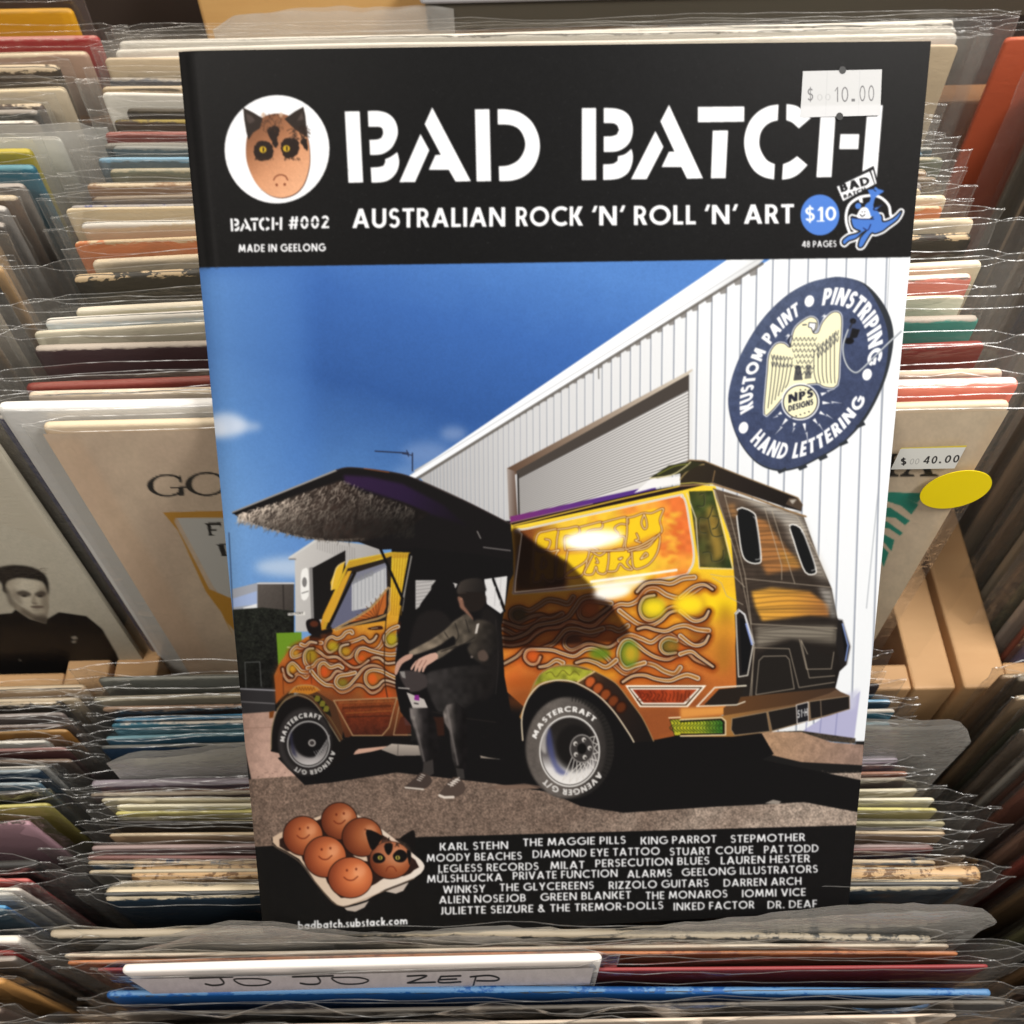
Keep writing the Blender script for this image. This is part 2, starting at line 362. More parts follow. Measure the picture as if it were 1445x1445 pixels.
    G['-'] = (.34, [R(0, .36, .34, .36+B)])
    G['.'] = (W, [R(0, 0, W*1.1, W*1.1)])
    G['·'] = (W, [R(0, .45, W*1.1, .45+W*1.1)])
    G["'"] = (.22, [D(0, .68, .12, 1.02, W*.8)])
    G['/'] = (.46, [D(0, -.05, .36, 1.05, h*.8)])
    x = .68; q = x/2
    def ring(c, w=None): return A(c, q, .34, q+.01, 0, 360, w)
    G['a'] = (.72, [ring(.34), R(.7-W, 0, .7, x)]); G['b'] = (.72, [ring(.36), R(0, 0, W, 1.08)])
    G['d'] = (.72, [ring(.34), R(.7-W, 0, .7, 1.08)]); G['o'] = (.7, [ring(.35)])
    G['c'] = (.58, [A(.35, q, .35, q+.01, 50, 310)]); G['h'] = (.58, [R(0, 0, W, 1.08), R(.58-W, 0, .58, q), A(.29, q, .29, q, 0, 180)])
    G['k'] = (.58, [R(0, 0, W, 1.08), D(W*.7, .28, .56-h, x, h*1.1), D(.6-h, 0, .14, .38, h)])
    G['m'] = (.98, [R(0, 0, W, x), R(.49-W/2, 0, .49+W/2, q), R(.98-W, 0, .98, q), A(.285, q, .285, q, 0, 180), A(.695, q, .285, q, 0, 180)])
    G['s'] = (.46, [A(.23, x*.72, .22, x*.28+.02, 25, 272, B*.9), A(.22, x*.28, .23, x*.28+.02, 92, -152, B*.9)])
    G['t'] = (.36, [R(.09, 0, .09+W, .92), R(0, x-B, .36, x)]); G['u'] = (.6, [R(0, q, W, x), R(.6-W, 0, .6, x), A(.3, q, .3, q, 180, 360)])
    return G
_GC = {}
def text_polys(t, W=.18, track=.12, sp=.34):
    if W not in _GC: _GC[W] = glyphs(W)
    x = 0; out = []
    for ch in t:
        if ch == ' ': x += sp; continue
        if ch == 'Ü':
            w, P = _GC[W]['U']; P = P+[[(a, 1.1), (a+.15, 1.1), (a+.15, 1.24), (a, 1.24)] for a in (.12, .45)]
        else: w, P = _GC[W][ch]
        k = .55 if ch == "'" else 1
        for p in P: out.append(np.asarray(p, float)+[x, 0])
        x += w+track
    return out, x-track
def dens(p, n=5):
    p = np.asarray(p); return np.concatenate([a+(b-a)*np.linspace(0, 1, n, endpoint=False)[:, None] for a, b in zip(p, np.roll(p, -1, 0))])
def text(P, t, x0, x1, y0, y1, cap, col, W=.18, track=.12, sp=.34, a=1., slant=0, soft=0):
    """words set between x0 and x1 on a baseline running from y0 to y1"""
    ps, w = text_polys(t, W, track, sp); k = (x1-x0)/w; sl = (y1-y0)/(x1-x0)
    P.put(P.mask([np.stack([x0+(p[:, 0]+p[:, 1]*slant)*k, y0+(p[:, 0]*k)*sl-p[:, 1]*cap], 1) for p in ps], soft), col, a)
def arc_text(P, t, c, h, v, a0, a1, r0, r1, col, W=.18, track=.14, sp=.4, a=1.):
    """words round an ellipse c + r (h cos + v sin), r0 = baseline radius, r1 = cap radius"""
    ps, w = text_polys(t, W, track, sp); c, h, v = map(np.array, (c, h, v)); Q = []
    for p in ps:
        p = dens(p); th = np.radians(a0+(a1-a0)*p[:, 0]/w)[:, None]; r = (r0+(r1-r0)*p[:, 1])[:, None]
        Q.append(c+r*(np.cos(th)*h+np.sin(th)*v))
    P.put(P.mask(Q), col, a)
# ------------------------------------------------------------------ the printed cover
WHITE = (236, 238, 242)
BAD_L = [[(22,128),(95,127),(112,473),(40,475)],
 [(134,126),(180,125),(225,135),(258,160),(276,195),(280,235),(270,270),(250,305),(220,328),(190,338),(145,340),(142,266),(180,264),(200,256),(208,236),(206,215),(192,204),(137,203)],
 [(278,325),(287,370),(280,410),(262,440),(235,462),(200,472),(152,474),(148,400),(185,398),(210,392),(218,375),(218,360),(245,348)],
 [(390,237),(433,316),(364,471),(287,472)], [(447,108),(635,467),(560,469),(527,412),(430,412),(462,340),(488,338),(410,190)],
 [(654,118),(725,117),(733,467),(662,468)],
 [(764,117),(810,118),(870,132),(925,172),(958,230),(970,290),(962,350),(935,405),(890,445),(835,464),(772,467),(770,394),(815,390),(860,368),(888,330),(898,290),(890,250),(868,215),(835,197),(800,192),(765,192)]]
BATCH_L = [[(-37,112),(4,111),(4,461),(-66,462),(-65,112)],
 [(41,111),(100,114),(145,130),(172,162),(183,213),(175,262),(150,298),(105,322),(41,325),(41,249),(80,248),(105,240),(115,218),(108,198),(88,186),(41,185)],
 [(176,309),(183,345),(178,385),(160,425),(125,450),(85,459),(38,461),(38,385),(85,382),(108,368),(110,345),(145,335)],
 [(292,223),(331,300),(250,457),(173,458)], [(358,95),(523,453),(445,455),(417,398),(322,398),(357,324),(384,323),(316,177)],
 [(498,106),(724,104),(723,178),(498,181)], [(570,221),(645,220),(633,452),(561,453)],
 [(890,94),(840,103),(790,130),(750,175),(727,235),(723,295),(738,360),(770,415),(815,446),(868,459),(872,384),(835,365),(808,325),(797,285),(803,235),(825,200),(855,180),(886,172)],
 [(928,92),(985,105),(1047,160),(988,211),(955,182),(927,171)], [(911,384),(945,370),(980,345),(1031,388),(990,430),(950,452),(906,460)],
 [(1097,98),(1170,97),(1147,447),(1073,448)], [(1190,238),(1282,238),(1277,311),(1184,311)], [(1322,97),(1396,97),(1367,450),(1294,450)]]
NAMES = [("KARL STEHN", 620.5, 717, 1200), ("THE MAGGIE PILLS", 738, 883, 1194), ("KING PARROT", 904, 1011, 1191.5), ("STEPMOTHER", 1031, 1136, 1189),
 ("MOODY BEACHES", 602, 736.5, 1216), ("DIAMOND EYE TATTOO", 751.5, 931, 1210.5), ("STUART COUPE", 945, 1063, 1207), ("PAT TODD", 1078, 1155, 1204),
 ("LEGLESS RECORDS", 618.5, 760, 1231), ("MILAT", 776.5, 825, 1226.5), ("PERSECUTION BLUES", 840, 1001, 1223.5), ("LAUREN HESTER", 1017, 1143, 1219.5),
 ("MÜLSHLUCKA", 602.5, 709, 1245.5), ("PRIVATE FUNCTION", 723.5, 871.5, 1241), ("ALARMS", 885, 948, 1238.5), ("GEELONG ILLUSTRATORS", 962, 1154, 1236),
 ("WINKSY", 625, 685, 1260.5), ("THE GLYCEREENS", 705, 838, 1257.5), ("RIZZOLO GUITARS", 859, 1000, 1254.5), ("DARREN ARCH", 1021, 1131, 1251),
 ("ALIEN NOSEJOB", 619.5, 742, 1275), ("GREEN BLANKET", 762.5, 890.5, 1271), ("THE MONAROS", 911, 1026.5, 1269), ("IOMMI VICE", 1047, 1137, 1266),
 ("JULIETTE SEIZURE & THE TREMOR-DOLLS", 621, 936, 1290.5), ("INKED FACTOR", 950.5, 1064.5, 1284.5), ("DR. DEAF", 1083, 1153, 1282)]

def csmooth(p, ang=38, n=5):
    """round the runs between true corners"""
    p = np.asarray(p, float); d = np.roll(p, -1, 0)-p; d /= np.hypot(*d.T)[:, None]
    c = [i for i in range(len(p)) if d[i]@d[i-1] < math.cos(math.radians(ang))]
    if len(c) < 2: return p
    out = []
    for a, b in zip(c, c[1:]+[c[0]+len(p)]):
        out.append(spline([p[k % len(p)] for k in range(a, b+1)], False, n)[:-1])
    return np.vstack(out)

def flame(P, F, pts, k=1., w=5.2, sm=8, dark=0):
    p = F(pts); q = spline(p, False, sm); w = w*1.2
    P.line(q+[.3, 1.2], w+9, (128, 50, 14), .38, soft=6); P.line(q, w+2.2, (44, 20, 8), .8, soft=.6)
    P.line(q, w, (232-74*dark, 228-74*dark, 222-72*dark), 1, w1=w*.4)
    P.line(q, w-2.1, (176-84*dark, 124-62*dark, 62-34*dark), 1, w1=max(w*.4-1.6, .2))
    P.line(q, .7, (84-20*dark, 46-12*dark, 18), .7, w1=.2)

def egg(P, F, c, r, ry, tone=1., face=True, k=5.78):
    c = F([c])[0]; r /= k; ry /= k
    P.ell(c, r+1, ry+1, (22, 12, 10))
    cols = [np.clip(np.array(q)*tone, 0, 255) for q in ((214, 138, 92), (188, 104, 62), (140, 68, 40), (78, 34, 22))]
    P.ell(c, r, ry, P.rad((c[0]+r*.28, c[1]-ry*.1), r*1.5, *cols))
    P.ell((c[0]+r*.42, c[1]-ry*.35), r*.28, ry*.3, (236, 176, 136), .35, 4)
    if face:
        m = [c+np.array(q)*[r, ry] for q in ((-.3, -.02), (-.12, .12), (.12, .12), (.33, -.06))]
        P.line(m, 1.5, (96, 34, 18), .9, 5)
        for q in ((-.16, -.36), (.26, -.42)): P.ell(c+np.array(q)*[r, ry], 1.5, 1.9, (90, 32, 18), .85)

def paint_cover():
    P = Paint(236, 44, 1326, 1336, 2.0, (25, 24, 24))
    W3, PI2 = WHITE, 2*math.pi
    A = FR(320, 620, 2.58); B = FR(680, 620, 2.58); K = FR(380, 850, 5.56); PP = FR(540, 780, 4.014); Q = FR(720, 660, 5.16)
    R = FR(700, 800, 4.25); V = FR(960, 640, 3.285); G = FR(480, 120, 3.44); Hh = FR(840, 120, 3.44); E = FR(1100, 80, 4.818)
    C = FR(1000, 370, 4.517); Dg = FR(300, 100, 4.817); Fc = FR(370, 1110, 5.78); N = FR(560, 360, 2.007)
    rnd = np.random.default_rng(11)
    # sky
    P.poly([(230,378),(280,377),(1283,361),(1240,800),(1206,1060),(340,1010)], P.lin((760,360),(640,830), (78,124,192), (56,98,168), (46,84,148), (74,116,174), (110,150,198), nz=.07,nz2=.015,nz3=.03))
    P.poly([(270,377),(430,372),(460,880),(330,880)], P.lin((280,600),(450,600), (118,164,214), (66,112,184), nz=.05), .55, 26)
    P.ell((318,600),30,17,(206,214,228),.8,9); P.ell((345,602),24,7,(196,206,224),.5,7); P.ell((300,606),20,12,(214,220,230),.5,8)
    P.ell((640,612),18,10,(150,166,200),.5,9); P.ell((602,640),34,16,(140,160,200),.45,12); P.ell((585,668),30,12,(150,170,206),.3,10)
    P.ell((420,800),60,14,(196,208,224),.7,10)
    # far buildings, hedge, sign bin
    P.poly(A([(20,545),(120,520),(245,520),(245,640),(20,625)]), (150,154,164)); P.poly(A([(22,580),(110,552),(110,600),(22,612)]), (150,168,206)); P.poly(A([(60,612),(110,598),(110,640),(60,630)]), (214,216,220))
    P.poly(A([(112,527),(245,527),(245,640),(112,632)]), P.lin((363,824),(415,866),(84,78,74),(58,53,50),nz=.1)); P.line(A([(112,525),(245,524)]),1.4,(210,210,214)); P.line(A([(205,530),(208,632)]),2,(44,40,38))
    P.poly(A([(20,620),(130,612),(245,625),(245,1000),(48,1010)]), P.lin((330,860),(400,980),(27,29,25),(17,17,16),nz=.9,nz2=.5))
    for i in range(240):
        x, y = 330+rnd.random()*82, 862+rnd.random()*70; P.line([(x,y),(x+rnd.normal()*2.5,y+rnd.normal()*2.5)], .9, (52,58,46), .45)
    P.line(A([(8,340),(22,620)]),1.3,(30,40,60),.8)
    P.poly(A([(180,705),(272,702),(274,760),(188,830)]), (98,134,34)); P.line(A([(222,757),(234,758)]),2,(200,210,170),.8)
    P.poly(A([(48,905),(178,905),(176,1000),(52,998)]), (42,40,42)); P.line(A([(46,908),(176,914)]),1.6,(150,150,156)); P.line(A([(50,955),(174,962)]),1.2,(120,118,120)); P.line(A([(66,812),(120,810),(126,900)]),1,(90,92,92)); P.line(A([(66,812),(70,905)]),1,(90,92,92))
    # left shed (front)
    P.poly(A([(228,430),(330,362),(560,390),(560,700),(250,700),(248,438)]), P.lin((408,790),(540,830),(190,188,186),(150,148,148)))
    P.line(A([(228,432),(330,364)]),3.2,(196,196,196)); P.line(A([(228,436),(250,436)]),2,(120,118,118))
    for i in range(16): x = 330+i*9; P.line(A([(x,366+i*2),(x,400+i*3)]), .8, (120,118,118), .7)
    P.poly(A([(308,470),(432,404),(432,640),(312,660)]), (22,20,20)); P.poly(A([(300,468),(312,464),(318,665),(308,668)]), (122,120,120))
    P.poly(A([(270,490),(283,470),(296,478),(298,570),(272,580)]), (226,226,224),1,0,3); P.ell(A([(283,520)])[0],3.4,7,(90,88,88),.8); P.line(A([(274,560),(296,553)]),1.6,(80,78,78),.7)
    P.poly(A([(222,632),(285,628),(285,640),(222,641)]), (214,212,208)); text(P,"FACTORY",407,428,867.6,866.6,3.2,(60,58,56),.2)
    # ground
    P.poly(A([(40,1000),(180,990),(420,1090),(1040,1110),(1040,1200),(90,1240)]), P.lin((345,1010),(430,1100),(160,130,116),(188,156,142),nz=.12,nz2=.12))
    P.line(A([(60,1052),(180,1048)]),1,(120,92,80),.6)
    P.poly([(348,1100),(430,1094),(560,1085),(760,1100),(1230,1090),(1230,1170),(600,1185),(354,1200)], P.lin((400,1080),(1150,1170),(110,92,81),(108,92,82),(154,139,127),nz=.6,nz2=.2,nz3=.3))
    for i in range(5200):
        x, y = 350+rnd.random()*872, 1088+rnd.random()*105; c = rnd.choice(2)
        P.ell((x,y),.5+.5*rnd.random(),.5,(52,38,34) if c else (192,166,148),.55)
    # big shed
    P.poly([(1090,364),(1300,360),(1290,1046),(1204,1046),(1110,1046),(720,800),(590,672),(584,664)], P.lin((600,700),(1060,560),(166,166,168),(196,197,200),(216,218,221),(226,230,235)))
    P.poly(N([(300,760),(560,700),(830,590),(1000,640),(1000,900),(320,800)]), (160,158,156), .35, 8)
    xs = [1388,1330,1274,1218,1166,1112,1066,1020,976,934,893,853,820,786,752,720,690,662,634,608,582,557,533,510,488,466,445,425,405,386,368,350,333,317,302,287,273,259,246,233,221,209,197,186,175,164,154,144,134,124,115,106,97]
    for i, x in enumerate(xs):
        top = 20+(1020-x)*.635 if x < 1040 else 0; sh = -.032*(x-500)/900
        bot = 1400 if x > 850 else 760; t = max(.35, min(1, x/1000))
        P.line(N([(x,top+8),(x+sh*(bot-top)*1.1,bot)]), 2.8*t, (146-26*(1-t),153-28*(1-t),166-32*(1-t)), .95)
        P.line(N([(x+4*t,top+8),(x+4*t+sh*(bot-top)*1.1,bot)]), 1.3*t, (246,248,250), .8)
    P.line(N([(1396,0),(1366,640),(1330,1000)]), 1.2, (130,136,146), .7)
    P.poly(N([(940,10),(1045,8),(1020,30),(40,640),(36,624)]), P.lin((1040,370),(1052,384),(232,236,242),(206,208,210)))
    P.line(N([(1035,24),(46,640)]), 4.2, (92,88,84), .85); P.line(N([(1020,14),(40,622)]), 1., (150,152,156), .6); P.line(N([(880,96),(500,332)]), 2.2, (246,247,249), .6)
    for i, x in enumerate(xs[7:44]):
        y = 24+(1035-x)*.623; t = max(.25, x/1000)
        P.poly(N([(x-24*t,y+10*t),(x,y-4),(x,y+22*t),(x-18*t,y+26*t)]), (104,100,96), .75)
    # roller door
    P.poly(N([(838,322),(832,350),(335,622),(312,604)]), P.lin((700,640),(960,540),(88,66,52),(190,180,166)))
    P.poly(N([(827,338),(827,385),(345,640),(338,612)]), (66,60,56)); P.poly(N([(826,382),(826,590),(720,660),(346,742),(343,634)]), P.lin((730,700),(970,600),(186,184,182),(216,216,216)))
    for i in range(25):
        t = i/24; P.line(N([(345,634+t*118),(826,384+t*215)]), 1.4, (106,104,104), .95); P.line(N([(345,637+t*118),(826,388+t*215)]), .8, (240,240,240), .6)
    P.poly(N([(827,336),(840,324),(836,580),(826,582)]), (214,216,218)); P.line(N([(827,340),(826,580)]),1.2,(90,86,84))
    P.poly(N([(312,604),(334,612),(342,745),(318,748)]), P.lin((716,665),(730,665),(150,140,134),(86,66,56))); P.line(N([(343,622),(346,742)]),2.4,(40,36,34))
    P.line(N([(571,316),(572,350)]),1.3,(90,88,84))
    P.poly([(1110,1046),(1204,985),(1214,975),(1205,1046)], (168,168,200)); P.poly([(1190,982),(1212,972),(1206,1000),(1190,1003)], (186,188,210),.8,4)
    for x in (1136,1156,1178): P.line([(x+4,1000),(x,1044)],1.6,(128,130,170),.8)
    P.poly(V([(430,1290),(560,1285),(812,1320),(812,1345),(700,1335),(560,1300)]), P.lin((1100,1030),(1200,1045),(44,40,34),(62,54,46),nz=.8))
    P.poly(V([(340,1378),(370,1290),(560,1290),(700,1338),(850,1350),(850,1445),(560,1430)]), P.lin((1080,1040),(1200,1080),(160,128,100),(140,116,104),nz=.2,nz2=.15))
    # aerial
    P.line(A([(540,43),(662,50)]),1.5,(30,32,50)); P.line(A([(676,50),(676,115)]),1.6,(30,32,50)); P.line(A([(655,40),(662,62)]),1.2,(30,32,50)); P.line(A([(640,52),(676,58)]),1.2,(30,32,50))
    # round sign
    cl = [(850,95),(1000,140),(1120,275),(1176,430),(1165,600),(1110,790),(1000,1000),(850,1160),(700,1252),(560,1316),(430,1330),(300,1275),(190,1135),(130,950),(135,800),(200,600),(330,380),(480,225),(620,140),(740,105)]
    P.poly(C(spline(cl,True,6)), (44,48,54)); cl2 = [(x-(14 if x > 900 else 0),y-(10 if y > 700 else 0)) for x, y in cl]; cl2[2] = (1085,285); cl2[3] = (1140,440); cl2[4] = (1140,600)
    P.poly(C(spline(cl2,True,6)), P.lin((1040,420),(1200,640),(78,88,112),(60,70,100),(58,66,92),nz=.16,nz2=.14))
    for q in ((460,1325),(590,1305),(720,1243),(850,1150),(960,1035)): P.poly(C([(q[0]-22,q[1]+8),(q[0]+30,q[1]-18),(q[0]+40,q[1]+2),(q[0]-10,q[1]+24)]), (44,48,54))
    o = C([(0,0)])[0]; c0 = C([(650,712)])[0]; h = np.array((500,-215))/4.517; v = np.array((0,-560))/4.517
    arc_text(P,"KUSTOM PAINT",c0,h,v,188,101,.735,.905,W3,.25,.12,.5); arc_text(P,"PINSTRIPING",c0,h,v,79,-14,.735,.92,W3,.25,.1); arc_text(P,"HAND LETTERING",c0,h,v,211,322,.905,.735,W3,.25,.12,.4)
    for q in ((642,248),(1010,716),(222,1055)): P.ell(C([q])[0],6.6,8.4,W3,1,0,.3)
    cream = (238,234,196); ink = (38,40,52)
    eag = [(358,968),(368,800),(378,690),(388,590),(430,525),(480,520),(515,545),(530,500),(548,430),(590,385),(650,352),(688,372),(688,420),(664,452),(700,450),(728,385),(785,325),(835,328),(845,400),(832,600),(818,780),(740,792),(690,770),(560,790),(500,830),(440,900),(400,945)]
    P.line(C(eag),4.6,W3,1,3,True); P.line(C(eag),2.2,ink,1,3,True); P.poly(C(eag),cream,1,0,3)
    for i in range(6): P.line(C([(412+i*24,600+i*6),(398+i*22,760),(378+i*22,930-i*26)]),1.1,ink,.9,4)
    for i in range(6): P.line(C([(672+i*26,560-i*22),(672+i*26,700),(690+i*23,770)]),1.1,ink,.9,4)
    for r_ in range(7):
        for j in range(7):
            x, y = 520+j*26+(r_%2)*13, 480+r_*36
            if abs(x-610) < 88-r_*6: P.line(C([(x-12,y),(x-3,y+22),(x+12,y)]),1.,ink,.85,3)
    for i in range(7):
        for j in range(2): P.line(C([(400+i*20,590+j*46+i*3),(408+i*20,622+j*46),(418+i*20,590+j*46+i*3)]),1.,ink,.85,3); P.line(C([(690+i*20,540+j*40-i*17),(700+i*20,570+j*40-i*17),(708+i*20,536+j*40-i*17)]),1.,ink,.85,3)
    P.line(C([(520,540),(508,500),(525,470)]),2.,ink,1,4); P.line(C([(600,400),(622,398)]),1.6,ink); P.poly(C([(640,385),(685,385),(682,420),(665,445),(655,415),(635,415)]),W3); P.line(C([(640,385),(685,388),(680,422),(664,446),(655,418),(636,414),(640,385)]),1.1,ink)
    P.poly(C([(555,655),(585,660),(600,750),(540,755)]),ink,.8); P.poly(C([(625,650),(650,655),(655,740),(610,745)]),ink,.6)
    gc = C([(585,890)])[0]; P.ell(gc,27,26,W3,1,0,-.35); P.ell(gc,25,24,ink,1,0,-.35); P.ell(gc,23.4,22.6,cream,1,0,-.35)
    text(P,"NPS",gc[0]-17,gc[0]+18,gc[1]+2,gc[1]-7,12,ink,.26); text(P,"DESIGNS",gc[0]-17,gc[0]+18,gc[1]+14,gc[1]+4,8.5,ink,.24)
    for i in range(-2,3): P.ell((gc[0]+i*7,gc[1]-17-abs(i)*-2-i*2),1.1,1.1,ink); P.ell((gc[0]+i*6,gc[1]+18-i*2),1.1,1.1,ink)
    for a in (-20,2,28,52,80,105,128,150): 
        t = math.radians(a); u = np.array((math.cos(t),math.sin(t))); p = np.array((-u[1],u[0])); L = 15+7*((a*7)%3)
        b0 = gc+u*31; P.poly([b0-p*2.2,b0+u*L*.55+p*1.2,b0+u*L*.45-p*.6,b0+u*L,b0+u*L*.4-p*2.4,b0+u*L*.5+p*-.2,b0+p*2.5],W3)
    for q in ((745,325),(515,450)): P.poly(C([q,(q[0]-28,q[1]+26),(q[0]-8,q[1]+20),(q[0]-24,q[1]+50),(q[0]+8,q[1]+12),(q[0]-8,q[1]+14)]),W3)
    P.ell(C([(920,375)])[0],4.4,4,(24,24,28)); P.poly(C([(915,420),(965,430),(945,480),(895,490)]),(24,24,28)); P.ell(C([(895,502)])[0],7,4.6,(20,20,24)); P.line(C([(925,370),(900,420)]),1.6,(40,40,46))
    P.line(C([(890,430),(860,520),(862,600),(890,670),(935,705),(980,680),(1060,600),(1225,440)]),2.6,(96,104,116),1,6); P.line(C([(888,430),(858,520),(860,600),(888,668),(935,702),(980,676),(1060,597),(1225,437)]),1.2,(222,226,230),1,6)
    # shadow under the van
    blk = (17,16,17)
    P.poly([(392,1070),(480,1020),(560,1046),(720,1040),(930,1030),(1075,1035),(1092,1064),(1075,1072),(1226,1103),(1226,1149),(1135,1132),(1000,1139),(880,1147),(820,1138),(775,1118),(700,1106),(560,1090),(470,1104),(430,1108)], blk)
    P.poly(K([(660,1195),(690,1142),(850,1105),(975,1098),(890,1150),(800,1172)]), (186,148,130))
    P.line([(690,1112),(740,1107),(770,1112)],3,(98,80,70),.8); P.poly(R([(0,1308),(200,1308),(260,1330),(0,1332)]),(112,92,80)); P.poly(B([(1030,1325),(1060,1312),(1090,1318),(1080,1328)]),(140,132,124))
    P.poly(K([(60,860),(140,740),(330,690),(520,700),(600,900),(560,1120),(60,1150)]), (70,44,28)); P.poly([(560,760),(600,735),(730,735),(790,900),(820,960),(770,1040),(700,1050),(560,1010)], blk); P.poly(A([(600,400),(760,380),(760,430),(600,430)]), blk)
    # --- van: front
    ft = [(182,960),(172,860),(190,820),(225,770),(285,722),(335,700),(350,640),(430,470),(445,440),(600,410),(668,412),(660,480),(640,570),(618,700),(613,800),(625,920),(640,1000),(660,1080),(430,1085),(395,960),(330,920),(250,900),(200,940)]
    P.poly(A(ft), P.lin((560,790),(500,1040),(200,170,48),(204,166,40),(194,136,44),(166,100,42),(116,64,34),(58,32,22),nz=.07,nz3=.12))
    P.poly(A([(185,960),(172,860),(195,815),(225,770),(260,740),(320,830),(300,900),(250,900)]), (178,98,40),.55,6)
    for q, rr in (((470,800),26),((560,940),24),((370,850),22),((300,880),14)): P.ell(A([q])[0],rr*.9,rr*.6,(196,68,24),.6,9)
    P.poly(A([(445,445),(600,412),(668,412),(662,432),(560,432),(450,470),(372,690),(345,690)]), (178,140,40)); P.poly(A([(378,520),(400,465),(430,445),(420,490),(395,545),(380,550)]),(206,166,48)); P.line(A([(380,548),(398,470),(430,446)]),1.6,(228,206,150),.8,4)
    P.poly(A([(440,470),(570,436),(600,425),(596,560),(580,660),(395,690),(360,690)]), (34,28,24)); P.poly(A([(455,490),(582,448),(584,545),(520,610),(440,672),(385,690),(372,672)]), (92,94,116))
    P.poly(A([(455,520),(580,458),(582,545),(520,612),(455,625)]), (176,178,182)); P.poly(A([(455,490),(582,448),(582,466),(455,530)]),(118,120,134),.8)
    for i in range(9): P.line(A([(462+i*14,520-i*6),(462+i*14,628-i*10)]),.8,(120,122,130),.8)
    text(P,"WANG",497,527,824,812,8,(120,122,124),.22,a=.7)
    P.poly(A([(345,660),(440,480),(455,478),(375,668)]), (196,148,44)); P.line(A([(372,680),(466,486)]),4.4,(20,17,16))
    P.poly(A([(440,668),(520,615),(582,545),(580,610),(570,636),(500,655)]), (170,92,40)); 
    for i in range(9): P.line(A([(545,655),(440+i*17,668-i*15)]),1,(70,34,18),.8)
    P.line(A([(395,690),(520,618),(588,540),(592,580),(580,640),(470,672),(395,694)]),2.6,(206,176,120),1,3); P.line(A([(395,690),(520,618),(588,540),(592,580),(580,640),(470,672),(395,694)]),.9,(90,60,36),1,3)
    for i in range(5): P.line(A([(612+i*10,420),(598+i*9,640)]),1.1,(150,104,22),.7)
    P.line(A([(672,425),(638,590)]),1.6,(150,148,144)); P.line(A([(668,420),(636,600)]),5,(18,16,16)); P.line(A([(672,425),(642,580)]),1.2,(170,168,164))
    P.line(A([(560,400),(640,580)]),3.4,(17,16,17)); 
    for m_, c_ in (([(290,660),(335,655),(345,700),(340,715),(300,705)],(20,16,16)),([(330,700),(380,690),(378,712),(318,735),(300,720)],(22,18,17))): P.poly(A(m_),c_,1,0,4)
    P.ell(A([(318,672)])[0],6,4.4,(92,44,26),.8,1); P.ell(A([(352,715)])[0],5,3,(70,40,26),.8,1)
    for pts in ([(560,330),(640,310),(700,290),(740,275),(780,310),(820,295),(842,262)],[(650,240),(640,226),(600,238),(570,270),(530,285),(490,270),(450,295),(435,350),(470,392),(520,370),(555,330)],
        [(905,262),(880,330),(840,370),(790,372),(740,350),(690,365),(640,425),(590,435),(555,395),(565,345),(620,328)],[(1000,405),(950,410),(880,400),(800,380),(740,360),(700,375),(682,430),(720,475),(770,465),(820,435),(870,440),(920,478),(1000,470)],
        [(1010,190),(950,215),(905,270),(920,330),(960,345),(1005,322)],[(410,318),(350,318),(300,330),(250,355),(210,350),(175,385),(180,428),(220,425),(265,400),(300,360),(345,360),(400,395),(450,430),(530,430),(600,480),(660,512),(720,500),(780,455)],
        [(250,330),(285,340),(320,312),(370,318)],[(330,520),(285,480),(275,415),(300,370),(345,362)],[(300,575),(285,588),(250,565),(215,565),(185,605),(150,615),(120,580),(105,520)],
        [(300,545),(250,540),(215,500),(180,475),(148,505),(150,555),(180,580)],[(300,515),(345,500),(380,460),(420,450),(470,485),(520,490),(555,480),(575,515)],[(572,512),(540,495),(480,510),(430,475),(392,500),(395,575),(430,610),(480,595),(530,540),(600,560),(640,540),(672,550)],
        [(330,540),(380,600),(440,645),(500,655),(560,702),(620,690),(680,650),(740,660),(800,710),(860,690),(910,640),(1015,668)],[(672,552),(620,565),(545,580),(522,630),(560,670),(620,655),(680,590),(740,520),(800,495),(870,510),(930,565),(1005,585)],
        [(1005,600),(940,570),(880,540),(810,530),(760,560),(758,625),(800,668),(850,655),(905,612),(1010,640)]): flame(P,K,pts,w=4.6,dark=.15)
    for c_, a_, b_, col in (((500,345),7,6,(168,150,30)),((330,420),7,8,(150,128,30)),((430,545),6,8,(204,74,30)),((600,385),6,5,(176,140,34)),((810,600),7,8,(212,84,30)),((575,630),6,5,(120,110,34)),((720,440),6,5,(206,80,28)),((180,520),5,5,(206,150,36)),((960,290),7,8,(172,160,34)),((205,400),4,4,(196,140,40))):
        P.ell(K([c_])[0],a_*1.3,b_*1.3,(90,84,24),.45,3); P.ell(K([c_])[0],a_,b_,col,.75,3)
    P.line(K([(320,400),(332,640)]),1,(60,34,18),.8); P.line(K([(930,0),(905,300),(910,640),(955,860)]),1.4,(40,24,16),.9,5)
    P.poly(K([(770,205),(820,190),(880,185),(888,212),(800,216)]),(50,24,18),1,0,3); P.line(K([(800,205),(850,200)]),1,(220,200,150),.8)
    P.poly(K([(505,765),(1000,745),(985,860),(930,1000),(880,1045),(650,1045)]), P.lin((520,985),(520,1038),(120,62,30),(96,40,22),(60,28,20),nz=.3,nz2=.2)); P.line(K([(505,770),(1000,748),(940,980),(885,1045),(655,1045),(505,770)]),1.8,(150,118,84))
    P.line(K([(545,790),(975,775)]),1,(140,90,50),.8); P.line(K([(600,870),(960,850)]),1,(150,92,44),.8); P.line(K([(610,900),(955,890)]),1.6,(54,26,16),.8)
    for i in range(24): P.ell(K([(580+i*16,830-i*.8)])[0],1.1,1.9,(58,26,14),.8)
